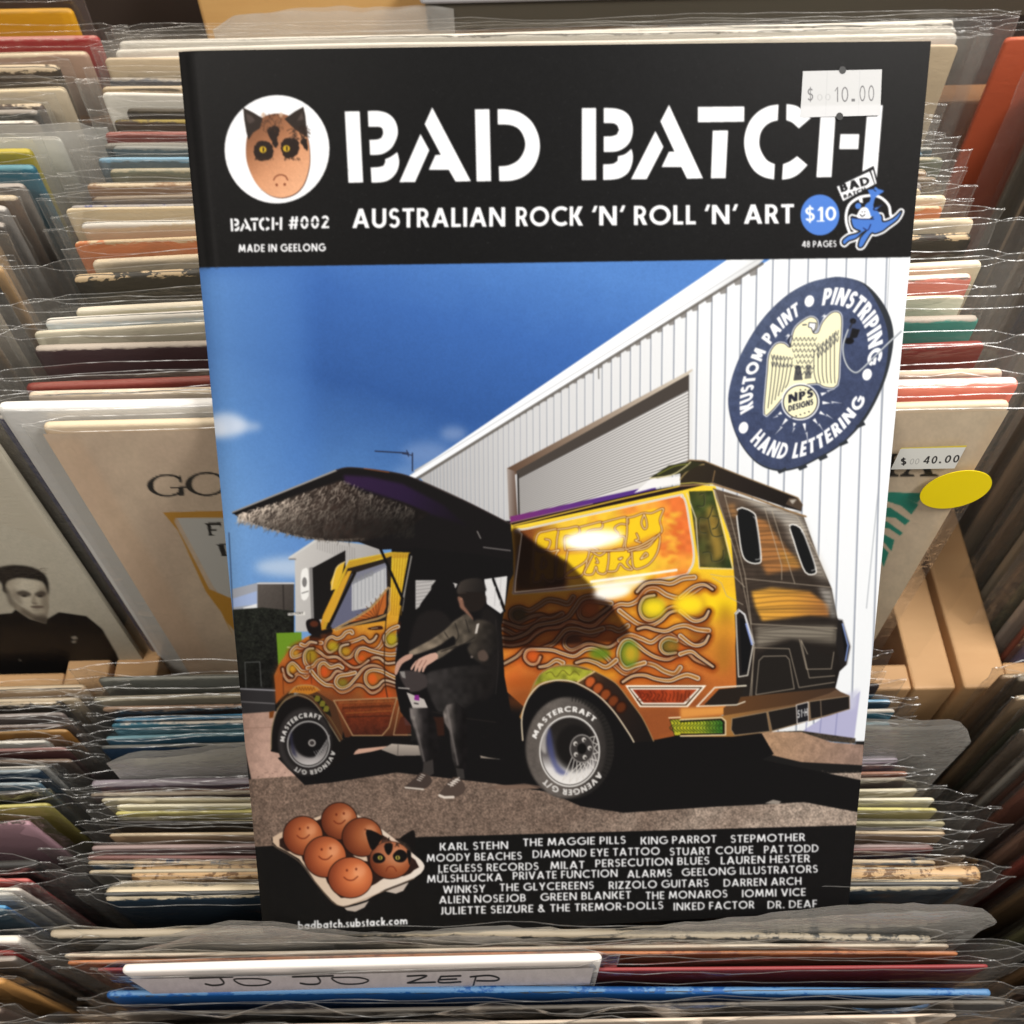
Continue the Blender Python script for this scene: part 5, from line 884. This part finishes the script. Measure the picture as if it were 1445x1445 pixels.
UR = [(0.3920,(176,78,46),(206,104,66),"burnt orange",-14,dict(dz=.012,fl=.012)),(0.3833,(146,122,102),C_,"dull tan",9),(0.3754,(109,102,92),(207,195,183),"grey",6,dict(fl=.014)),(0.3675,(183,161,136),C_,"sand",12),(0.3596,(85,75,65),(170,158,146),"dark brown",8),(0.3518,(134,119,100),(219,202,178),"khaki",12),(0.3439,(170,151,129),C_,"beige",14),(0.3360,(117,102,87),(207,187,163),"brown",10),(0.3282,(43,48,75),(97,102,122),"navy",9),(0.3203,(161,73,53),(207,134,109),"brick red",14),(0.3124,(146,131,112),C_,"taupe",10,dict(fl=.016)),(0.3046,(73,80,70),(158,158,146),"dark green",14),
 (0.2967,(158,141,122),C_,"tan",12),(0.2888,(109,102,97),(195,183,175),"ash",14),(0.2810,(183,163,141),C_,"pale sand",10),(0.2731,(85,78,70),(170,158,146),"umber",14),(0.2652,(146,126,107),C_,"biscuit",12),(0.2573,(73,70,63),(158,146,134),"black brown",14),(0.2495,(170,156,136),W_,"light grey",10,dict(fl=.016)),(0.2416,(134,112,92),C_,"coffee",13),(0.2337,(87,92,70),(170,170,146),"moss green",12),(0.2259,(183,170,158),W_,"silver",10,dict(fl=.018)),(0.2180,(146,85,68),(207,146,122),"rust",13),(0.2110,(102,92,112),(183,170,183),"purple grey",12)]
side_lane(UR, ZU-.004, .216, -1, "records packed in the upper right bin", "the upper right bin", 1400)
LL = [(978,(186,160,130),C_,"cream",117,dict(fr=.02,amp=1.6)),(991,(206,184,152),(222,204,176),"light cream",110),(1004,(50,44,40),C_,"black with a chewed fold",85,dict(wear=1.6,fr=.016)),(1015,(120,108,104),(160,150,144),"grey",90),(1025,(60,48,54),(150,140,136),"aubergine",90),(1034,(150,104,50),(180,140,90),"ochre",95),(1044,(150,150,144),W_,"silver white",72),(1055,(86,48,48),(150,110,104),"maroon",90,dict(fr=.014)),(1068,(64,52,46),(120,100,84),"dark brown",98,dict(fr=.014)),(1085,(206,204,198),W_,"white",60),
 (1097,(30,50,70),(140,150,154),"navy",58),(1108,(110,140,160),(170,184,190),"pale blue",52),(1118,(60,62,60),C_,"charcoal with a torn corner",56,dict(wear=1)),(1129,(26,28,30),(70,70,70),"black",50),(1142,(150,140,70),(190,180,110),"olive yellow",65,dict(fr=.016,amp=2)),(1160,(70,54,44),(60,46,38),"furry brown picture",40,dict(c2=(190,150,160),split=-9)),(1232,(24,22,22),(40,38,36),"jet black",55),(1240,(170,72,70),(206,110,104),"pink red",38,dict(fr=.022)),(1249,(206,196,186),W_,"off white",30),(1264,(214,208,196),W_,"bright white",12),(1276,(34,96,150),(90,150,190),"blue",12,dict(fr=.018)),(1290,(60,90,110),(120,140,150),"steel blue",8),(1326,(206,198,188),W_,"white and red",22,dict(fr=.03)),(1342,(120,24,22),(150,50,44),"deep red",18),(1366,(90,84,78),(160,150,140),"film wrapped grey",15,dict(fr=.016)),(1392,(190,140,80),(214,180,130),"orange tan",5),(1420,(70,56,48),(140,120,104),"dark tan",0)]
side_lane(LL, ZF+.002, -.172, 1, "records packed in the lower left bin", "the lower left bin", 40)
LR = [(.186-.0066*i, c, e, n, d) for i, (c, e, n, d) in enumerate([((117,92,68),C_,"brown",0),((73,63,51),(146,134,117),"dark olive",6),((134,112,87),C_,"tan",2),((61,61,48),(134,129,109),"black green",6),((102,90,78),(183,165,146),"grey brown",2),((158,151,141),W_,"silver grey",5),((87,61,51),(170,134,117),"umber",6),((117,75,61),(195,146,122),"rust brown",2),((73,56,56),(146,122,117),"plum brown",6),((134,102,85),C_,"copper",1),((146,73,61),(207,134,117),"brick",4),((85,68,61),(158,141,126),"cocoa",6),((109,85,58),C_,"bronze",2),((63,58,43),(134,126,102),"moss black",6),((97,95,63),(170,165,126),"olive",3),((53,56,43),(122,122,104),"deep green",6),((122,92,61),C_,"caramel",2),((85,65,53),(158,134,114),"walnut",5),((73,61,53),(146,129,114),"dark umber",4),((117,97,80),C_,"mocha",2)])]
side_lane(LR, ZF-.004, .199, -1, "records packed in the lower right bin", "the lower right bin", 1400)

# ------------------------------------------------------------------ wooden bins and what lies round them
def bins():
    o = empty('display_bin', (0, .2, ZC-.6), "pale plywood record rack with two stepped rows of bins", "record rack")
    zt = ZC-.437; yf, yb = .195, .2072
    def B(n, lo, hi, m=WOOD): return box(n, lo, hi, m, o, .0012, True)
    B('front_rail', (-.157, yf, ZC-.60), (.1755, yb, zt)); B('front_rail', (-.6, yf-.004, ZC-.60), (-.1985, yb, zt+.0125)); B('front_rail', (.219, yf+.0006, ZC-.6), (.62, yb, zt-.0007))
    for x0, x1 in ((-.1765, -.1575), (-.198, -.179), (.176, .195), (.1985, .2185)): B('divider', (x0, yf-.0002-(.004 if x0 < 0 else 0), ZC-.62), (x1, .407, zt+.0003+(.0127 if x0 < 0 else 0)))
    B('back_rail', (-.62, .408, ZC-.62), (.62, .4205, float(aty(1340, 143, .408)[2])), WOODB)
    B('base_board', (-.62, .212, ZC-.60), (.62, .43, ZC-.585)); B('base_board', (-.62, .03, ZC-.76), (.62, .19, ZC-.745))
    for x0, x1 in ((-.1825, -.1715), (.1765, .1855)): B('lower_divider', (x0, .03, ZC-.745), (x1, .196, ZC-.56), WOODB)
    B('back_panel', (-.7, .52, ZC-.7), (.7, .535, ZC-.20), plain('dark_panel', (52, 42, 36), .7))
    return o
bins()
tag(box('floor', (-2, -1.5, -.02), (2, 2.5, 0), plain('floor_covering', (70, 62, 56), .7), None, 0), None, None, None, 'structure')
o = empty('storage_box', (.12, .45, ZC-.262), "flat light grey box lying across the sleeves behind the magazine", "box")
box('lid', (-.155, -.004, 0), (.165, .16, .006), plain('grey_card', (176, 178, 182)), o); box('tray', (-.153, -.002, -.014), (.163, .158, -.0002), plain('dark_card', (74, 70, 60)), o)
o = empty('divider_board', (-.02, .474, ZC-.4), "honey coloured wooden board standing behind the rearmost sleeves", "board")
box('board', (-.12, 0, -.1), (.1, .012, .156), wood_mat('honey_wood', (214, 174, 112), (196, 150, 90)), o)

# ------------------------------------------------------------------ cream album at the front of the upper bin
YA = .2085
def album():
    o = empty('record_album', (0, YA, ZU+.0005), "cream album with black serif title, yellow price dot and forty dollar sticker", "record")
    a, b = atz(52, 622, ZU), atz(1432, 585, ZU); xa, xb = float(a[0]), float(b[0]); wA = xb-xa; o.location.x = (xa+xb)/2
    jacket(o, wA, .312, .0028, jacket_mat((196, 176, 150), (214, 196, 166), .4), 901)
    P = Paint(-20, 540, 1465, 985, 1.0, (196, 178, 156)); ink = (38, 36, 34)
    P.poly([(-20,540),(1465,540),(1465,985),(-20,985)], P.lin((0,700),(1440,700),(192,170,148),(204,186,160),nz=.05,nz2=.05,nz3=.5))
    P.poly([(52,622),(110,616),(300,930),(270,952)],(206,166,132),.25,8); P.poly([(1432,590),(1400,590),(1225,930),(1252,930)],(206,170,130),.25,8)
    # title: broad serif capitals with thick and thin strokes
    def bowl(c, rx, ry, thick, a0, a1):
        t = np.radians(np.linspace(a0, a1, 40)); w = 1.5+(thick-1.5)*np.abs(np.cos(t))**1.4
        P.put(P.mask(np.vstack([np.stack([c[0]+(rx+w/2)*np.cos(t), c[1]-(ry+1)*np.sin(t)], 1), np.stack([c[0]+(rx-w/2)*np.cos(t), c[1]-(ry-1.6)*np.sin(t)], 1)[::-1]])), ink)
    bowl((236,685),24,15,9,42,318); P.poly([(240,687),(266,686.5),(266,688.5),(259,689),(260,699),(252,700),(252,689),(240,689)],ink); P.poly([(252,672),(255,671),(257,681),(253,680)],ink)
    bowl((292,683),26,16,9,0,360); P.poly([(1254,640),(1266,640),(1266,643),(1262,644),(1262,668),(1268,670),(1268,672.5),(1250,672.5),(1250,670),(1254,668)],ink)
    P.poly([(1270,670),(1275,668),(1299,640),(1304,640),(1316,668),(1324,670),(1324,672.5),(1298,672.5),(1298,670),(1305,668),(1301,660),(1287,660),(1281,668),(1290,670),(1290,672.5),(1270,672.5)],ink); P.poly([(1299,647),(1289,658),(1301,658)],(204,186,160))
    P.poly([(230,723),(340,720),(340,731),(248,731),(246,736),(300,840),(330,900),(318,872),(290,834),(252,750)],(184,134,52)); P.poly([(250,731),(340,730),(340,880),(300,826)],(186,184,178)); P.poly([(292,830),(340,850),(340,900),(322,880)],(184,134,52))
    P.poly([(288,738),(312,737),(312,744),(310,741),(298,741),(298,747),(306,747),(306,749),(298,749),(299,754),(304,756),(294,756),(295,754),(292,741)],ink); P.poly([(304,768),(326,767),(326,769),(316,769),(320,784),(326,785),(312,785),(313,784),(308,770)],ink)
    for p in ([(1246,695),(1262,694),(1296,712),(1286,726),(1272,714),(1248,706)],[(1262,695),(1304,696),(1294,710),(1276,702)],[(1242,716),(1256,716),(1284,735),(1277,741),(1264,731),(1240,728)],[(1238,735),(1252,736),(1274,752),(1270,756),(1255,746),(1236,742)],[(1240,750),(1262,762),(1258,778),(1250,768),(1238,756)],[(1236,762),(1254,780),(1247,800),(1240,782),(1232,770)],[(1230,776),(1240,800),(1234,822),(1228,800)]): P.poly(p,(40,130,110))
    P.poly([(1300,694),(1310,694),(1300,704)],(40,130,110))
    for i in range(26):
        r = np.random.default_rng(i); x, y = (70+r.random()*240, 640+r.random()*280) if i % 2 else (1240+r.random()*160, 600+r.random()*300)
        P.line([(x,y),(x+r.normal()*14,y+r.normal()*4)],.7,(150,128,108),.3)
    z0, z1 = ZU-.0022, ZU-.312
    sheet('printed_front', P, lambda u, v: np.stack([xa+(xb-xa)*u, 0*u+YA-.0003, z0+(z1-z0)*v], 1), 700, 420, print_mat('album_print', .5, .4), o, GA)
    bag(o, wA, .312, .003, 911, .006, .026, .0008, FILMF, .4)
    # stickers
    S = [aty(x, y, YA-.0022) for x, y in ((1271.5,632),(1364.5,628.5),(1347,661),(1257,662.5))]
    t = np.array(S); V = [tuple(q-np.array([(xa+xb)/2, YA, ZU+.0005])) for q in t]
    PS = Paint(1240, 610, 1400, 680, 3.0, (232,230,222)); PS.poly([(1240,610),(1400,610),(1400,632.5),(1240,634)],(232,214,80)); PS.poly([(1240,612),(1400,612),(1400,630.6),(1240,633)],(226,206,70)); PS.ell((1317,627),4,3,(196,180,120))
    PS.poly([(1272,633),(1364,631),(1347,662),(1257,664)],(226,226,220)); text(PS,"$",1271,1279,656,655.6,9,(30,30,32),.2,.1); text(PS,"40",1302,1321,654.5,654,10.5,(30,30,32),.17,.25,slant=.25); text(PS,".",1325,1327.6,653.8,653.6,10,(30,30,32),.2); text(PS,"00",1332,1352,653.2,652.5,10.5,(30,30,32),.17,.25,slant=.25); text(PS,"00",1283,1296,655.4,655,8,(180,180,176),.12,.2,slant=.25)
    s = sheet('price_sticker', PS, lambda u, v: t[0]*((1-u)*(1-v))[:, None]+t[1]*(u*(1-v))[:, None]+t[2]*(u*v)[:, None]+t[3]*((1-u)*v)[:, None], 190, 70, print_mat('sticker_print', .5, .4), o, GA)
    th = np.linspace(0, 2*math.pi, 60, endpoint=False); c = []
    for k in th:
        e = (1349+51.5*math.cos(k)*.985+4*math.sin(k), 691-25.5*math.sin(k)-8*math.cos(k)); c.append(aty(*e, YA-.0024)-np.array([(xa+xb)/2, YA, ZU+.0005]))
    c2 = [q+np.array([0, .0002, 0]) for q in c]; n = 60
    mesh('price_dot', c+c2, [tuple(range(n))[::-1]]+[(i, (i+1) % n, n+(i+1) % n, n+i) for i in range(n)], plain('yellow_paper', (250, 224, 0), .5), o, False)
    return o
def GA(x, y): return 1.0+0*x
album()
# white paper strip of the sleeve behind the cream album
def obi():
    a, b = atz(40, 590, ZU+.003), atz(1440, 562, ZU+.003); y = .2138
    o = empty('record_sleeve', (.0, y, ZU+.004), "white strip record sleeve with stamped lettering right behind the cream album", 'record', "records packed in the upper middle bin", .0)
    jacket(o, .318, .312, .004, jacket_mat((206, 204, 200), (228, 226, 222), .2, c2=(220, 186, 84), split=.075, c3=(222, 120, 100), split3=.118), 941)
    P = Paint(0, 565, 330, 625, 3.0, (206,204,200)); ink = (70,70,70)
    text(P,"28",243,260,592.4,591.6,9,ink,.16,.16); text(P,"·",263,265,592,592,9,ink,.2); text(P,"JP-67",267,312,591.2,589.4,9,ink,.16,.16)
    r = np.random.default_rng(3)
    for i in range(16):
        x = 52+i*11.5; P.line([(x,594+r.normal()*1.5),(x+4+r.random()*3,588+r.normal()*1.5)],1.1,(90,90,92),.8); P.line([(x+1,589),(x+6,594)],.9,(110,110,112),.6) if i % 3 == 0 else 0
    for i in range(80): P.line([(56+i*3.2,600),(57+i*3.2,606)],.7,(150,146,140),.7)
    zt = ZU+.0015
    sheet('printed_strip', P, lambda u, v: np.stack([-.157+.10*u, 0*u+y-.0004, zt-.018*v], 1), 420, 70, print_mat('strip_print', .5, .4), o, 1.)
    bag(o, .318, .312, .004, 955, .010, .008, .001, None, .5)
obi()
# album with a portrait at the front of the upper left bin
def portrait():
    y = .2125; r = aty(8, 610, y); xr = float(aty(100, 780, y)[0]); 
    zt = float(aty(-20, 585, y)[2]); o = empty('record_album', (xr-.156, y, zt), "grey album showing a dark haired man in a black shirt", "record")
    jacket(o, .312, .312, .003, jacket_mat((190, 182, 164), (206, 196, 176), .3), 977)
    P = Paint(-260, 560, 260, 990, 2.0, (188,181,164)); q = FR(0, 580, 3.61); k = (24,22,22)
    P.poly([(-260,560),(260,560),(260,990),(-260,990)], P.lin((0,600),(0,960),(190,183,166),(180,173,157),nz=.06,nz2=.03))
    P.poly(q([(-300,1060),(60,1030),(80,1010),(240,1060),(300,1025),(440,1045),(520,1110),(590,1230),(650,1375),(100,1390),(-60,1350),(-300,1400)]),k,1,1,0)
    P.poly(q([(60,930),(75,1010),(150,1060),(235,1085),(250,1000),(240,930)]),(150,140,124),1,1); P.poly(q([(100,1010),(170,1050),(240,1050),(235,1085),(180,1065)]),(60,54,48),.8,2)
    P.poly(q([(18,860),(60,830),(150,850),(235,870),(248,940),(240,1000),(222,1036),(190,1042),(150,1022),(80,975),(42,925)]),P.lin((10,838),(66,850),(176,166,148),(204,196,178),(196,187,168),(168,158,140),nz=.08),1,1.2,3)
    P.poly(q([(10,880),(-40,820),(0,795),(70,785),(160,795),(225,830),(248,880),(246,940),(236,905),(215,868),(150,855),(90,850),(40,866),(28,895),(40,930),(14,915)]),P.lin((20,800),(60,830),(40,36,33),(28,25,24),nz=.5,nz2=.3),1,1.6,2)
    for i in range(70):
        rg = np.random.default_rng(i); hx, hy = -20+rg.random()*250, 800+rg.random()*45; P.line(q([(hx,hy),(hx+22,hy-4+rg.normal()*5)]),.8,(84,76,68),.3)
    P.poly(q([(18,900),(46,912),(64,960),(84,1010),(48,985)]),(96,88,78),.75,3); P.poly(q([(64,900),(100,930),(120,985),(96,990),(60,945)]),(120,110,97),.55,4); P.poly(q([(200,900),(240,905),(244,990),(225,1030),(214,980)]),(120,110,96),.55,4)
    P.poly(q([(84,922),(122,914),(158,930),(150,944),(100,940)]),(58,51,46),.8,1.6,2); P.poly(q([(174,932),(206,916),(234,926),(228,942),(190,946)]),(58,51,46),.8,1.6,2); P.ell(q([(124,942)])[0],4,1.6,(30,27,25),.8,1); P.ell(q([(206,943)])[0],3.6,1.6,(30,27,25),.8,1)
    P.poly(q([(166,940),(178,940),(186,974),(176,982),(160,974)]),(134,123,108),.6,2); P.poly(q([(160,974),(196,978),(184,986),(166,984)]),(96,86,76),.6,1.4)
    P.poly(q([(152,996),(186,990),(224,994),(214,1004),(180,1006)]),(90,76,68),.8,1.3,2); P.poly(q([(160,1010),(206,1010),(200,1018),(170,1018)]),(130,118,104),.5,2); P.poly(q([(110,1000),(170,1036),(225,1034),(236,1062),(180,1060),(110,1030)]),(96,87,77),.7,4)
    for p in ([(360,1150),(385,1145),(398,1160),(372,1165)],[(362,1172),(390,1168),(384,1182),(368,1182)],[(92,1262),(110,1270),(104,1276)]): P.poly(q(p),(150,144,132),1,.5)
    P.poly(q([(-100,1330),(20,1345),(120,1385),(-100,1400)]),(170,162,146),.8,2)
    sheet('printed_front', P, lambda u, v: np.stack([xr-.312+.312*u, 0*u+y-.0003, zt-.0012-.30*v], 1), 620, 560, print_mat('portrait_print', .55, .08), o, 1.)
    bag(o, .312, .312, .003, 988, .006, .008, .003, FILMF, .3)
portrait()

# ------------------------------------------------------------------ cloudy film bags and the name card in the lower bin
def film_bag(label, prof, Y, zb, seed, sx=0):
    """empty record bag standing in the row; prof = its uneven top edge"""
    pts = np.array([aty(x, y, Y) for x, y in prof]); o = empty('plastic_bag', (0, Y, ZF), label, 'plastic bag'); wv = wave(seed, 6, 3, 18); wy = wave(seed+1, 4, 2, 6)
    xs = np.linspace(pts[0, 0], pts[-1, 0], 70); zt = np.interp(xs, pts[:, 0], pts[:, 2])+.0006*wv(xs*4, 0); ks = np.array([0, .04, .1, .2, .35, .6, 1.]); V = []; n = len(xs)
    for s in (0, 1):
        for k in ks:
            z = zt+(zb-zt)*k; d = np.minimum(xs-xs[0], xs[-1]-xs); inn = np.clip(d/.012, 0, 1)
            yy = s*.0022*inn+.0018*wy(xs*2.5, k*.4+s*.2)*math.exp(-k*3)+.0006*wv(xs*5, k)*math.exp(-k*2); V.append(np.stack([xs, yy, z-ZF], 1))
    V = np.vstack(V); o2 = n*len(ks); Fs = []
    for k in range(len(ks)-1):
        for j in range(n-1): a = k*n+j; Fs += [(a, a+n, a+n+1, a+1), (o2+a, o2+a+1, o2+a+n+1, o2+a+n)]
    mesh('film', V, Fs, FROST, o); return o
film_bag("cloudy plastic bag with a high uneven rim standing just in front of the magazine's foot", [(122,1352),(135,1342),(220,1328),(300,1311),(350,1309),(420,1316),(480,1321),(600,1323),(740,1321),(880,1315),(980,1307),(1100,1297),(1200,1291),(1330,1286),(1395,1287),(1406,1300)], .0846, ZF-.06, 31)
film_bag("wide cloudy plastic bag sticking up farther back, behind the magazine's lower half", [(150,1078),(170,1072),(260,1066),(300,1058),(350,1055),(700,1040),(1100,1026),(1200,1022),(1300,1019),(1350,1019),(1364,1026),(1370,1046)], float(atz(250, 1096, ZF)[1]), ZF-.08, 47)
film_bag("crumpled beige tinted bag bulging at the very back beside the grey box", [(300,40),(330,24),(420,16),(520,14),(600,10),(640,12)], .446, ZU-.05, 71)
def card():
    ZK = ZF+.018; Y = float(atz(500, 1380, ZF)[1]); L = [atz(172, 1356, ZK)[0], atz(850, 1352, ZK)[0]]
    o = empty('name_card', ((L[0]+L[1])/2, Y, ZK), "white name card with hand written black capitals standing among the lower sleeves", 'card'); w = float(L[1]-L[0])
    jacket(o, w, .09, .003, plain('white_card', (226, 220, 214), .6), 1201, 'folded_card')
    P = Paint(150, 1340, 900, 1420, 2.0, (214,206,206)); ink = (34,32,32)
    P.poly([(150,1340),(900,1340),(900,1420),(150,1420)], P.lin((500,1360),(500,1400),(216,208,204),(200,190,196),nz=.05,nz2=.06))
    for p in ([(268,1378),(328,1376)],[(310,1377),(316,1384),(312,1387),(300,1388),(290,1386)],[(413,1376),(470,1374.5)],[(448,1376),(452,1382),(448,1386),(434,1386.5),(424,1385)],[(575,1375),(602,1374.5),(580,1383),(578,1384.5),(614,1383.5)],[(622,1375.5),(650,1374.5)],[(622,1376),(620,1384),(650,1383)],[(621,1380),(644,1379)],[(664,1376),(690,1374),(704,1378),(698,1381.5),(673,1381.5)],[(672,1375),(668,1388)]): P.line(np.array(p,float)+[0,2.5],2.5,ink,1,4)
    for c in ((356,1382.5),(494,1380.5)): P.line([(c[0]-26,c[1]),(c[0]-12,c[1]+3-4.4),(c[0]+12,c[1]+3-4),(c[0]+26,c[1]+3),(c[0]+14,c[1]+3+4.6),(c[0]-12,c[1]+3+4.6)],2.1,ink,1,5,True)
    sheet('written_front', P, lambda u, v: np.stack([L[0]+.003+(w-.006)*u, 0*u+Y-.0018, ZK-.0014-.034*v], 1), 700, 90, print_mat('card_print', .6, .3), o, 1.)
    bag(o, w, .09, .003, 1210, .01, .006, .002, None, .6)
card()
# ------------------------------------------------------------------ the magazine
def illum(x, y):
    """gain that turns the design's colours into paper and ink reflectance"""
    return .75+0*x
def magazine():
    SC = .992
    q = [(249, 72), (1314, 58), (1197, 1283), (370, 1322)]; A = []
    for (u, v), (x, y) in zip([(0, .29), (.21, .29), (.21, 0), (0, 0)], q):
        x = (x-CX)/F_PX; y = -(y-CY)/F_PX; A += [[u, v, 1, 0, 0, 0, -x*u, -x*v, -x], [0, 0, 0, u, v, 1, -y*u, -y*v, -y]]
    h = np.linalg.svd(np.array(A))[2][-1].reshape(3, 3); h *= 2/(np.linalg.norm(h[:, 0])+np.linalg.norm(h[:, 1])); h *= np.sign(h[2, 2])
    a, b, c = [k[0]*RT+k[1]*UP+k[2]*FW for k in h.T*SC]; n = np.cross(a, b); n /= np.linalg.norm(n); c0 = O+c
    def pl(x, y): d = ray(x, y); return O+d*(((c0-O)@n)/(d@n))
    TL, TR, BR, BL = [pl(*k) for k in q]
    o = empty('magazine', tuple(BL), "rock magazine with black masthead and a flame painted van on its cover", 'magazine')
    def fn(u, v, off=0.):
        p = TL*((1-u)*(1-v))[:, None]+TR*(u*(1-v))[:, None]+BR*(u*v)[:, None]+BL*((1-u)*v)[:, None]
        k = np.clip(1-u/.035, 0, 1); bow = .0012*np.sin(np.pi*np.clip((u-.02)/.98, 0, 1))
        return p+np.outer(off-.0022*k**2.2+bow*1.6, n)
    P = paint_cover()
    sheet('front_cover', P, lambda u, v: fn(u, v), 1080, 1260, print_mat('cover_print', .4, .12, .03, 1500), o, illum)
    # page block and back cover
    inv = (Matrix.LocRotScale(o.location, o.rotation_euler, None)).inverted()
    def slab(name, t0, t1, ins, mat):
        us = np.concatenate([np.linspace(0, .05, 12), np.linspace(.1, 1, 14)]); V = []
        for t in (t0, t1):
            for v in (ins, 1-ins):
                for u in us: V.append(fn(np.array([min(max(u, ins*.0), 1-ins)]), np.array([v]), t)[0])
        m = len(us); Fs = []
        for k in range(m-1):
            Fs += [(k, k+1, m+k+1, m+k), (2*m+k, 3*m+k, 3*m+k+1, 2*m+k+1), (k, 2*m+k, 2*m+k+1, k+1), (m+k, m+k+1, 3*m+k+1, 3*m+k)]
        Fs += [(0, m, 3*m, 2*m), (m-1, 3*m-1, 4*m-1, 2*m-1)]
        ob = mesh(name, [np.array(p) for p in V], Fs, mat, o, False, True); return ob
    slab('pages', -.0002, -.0026, .002, plain('page_paper', (226, 222, 214), .7)); slab('back_cover', -.0028, -.0031, 0., plain('cover_card', (30, 30, 32), .4))
    # price sticker
    S = [(1131.5, 101), (1242.5, 98.5), (1240, 163), (1127.5, 166)]
    PS = Paint(1115, 85, 1255, 180, 3.0, (214, 215, 216)); g = (120, 120, 122)
    text(PS, "$", 1139.5, 1147.5, 142, 141.6, 17, (118,118,120), .13, .1); text(PS, "00", 1153, 1172, 142, 141.4, 9, (192,193,194), .12, .3); text(PS, "10", 1177.5, 1197, 144, 143.6, 21, g, .1, .32); text(PS, ".", 1201.5, 1206, 143.4, 143.2, 18, g, .2); text(PS, "00", 1213, 1233.5, 143, 142.4, 22, g, .1, .32)
    for x in (1166, 1212): PS.line([(x+1.4,100),(x-1,165)], .7, (194,196,199), .8)
    PS.poly([(1120,150),(1250,147),(1250,170),(1120,170)], (232,233,236), .5, 3)
    st = [pl(*k)+n*(.00025+.0019*math.sin(math.pi*.86)) for k in S]; nu, nv = 200, 110
    def sf(u, v): return st[0]*((1-u)*(1-v))[:, None]+st[1]*(u*(1-v))[:, None]+st[2]*(u*v)[:, None]+st[3]*((1-u)*v)[:, None]
    s = sheet('price_sticker', PS, sf, nu, nv, print_mat('label_print', .55, .3, .05), o, .64)
    # two punched notches of the label gun
    for cx, cy in ((1187, 99.5), (1183, 164.5)):
        th = np.linspace(0, 2*math.pi, 24, endpoint=False); V = [pl(cx+5*math.cos(k), cy+5.4*math.sin(k))+n*(.00032+.0019*math.sin(math.pi*.86)) for k in th]
        mesh('notch', V, [tuple(range(24))[::-1]], plain('black_ink', (26, 26, 26), .4), o, False, True)
magazine()
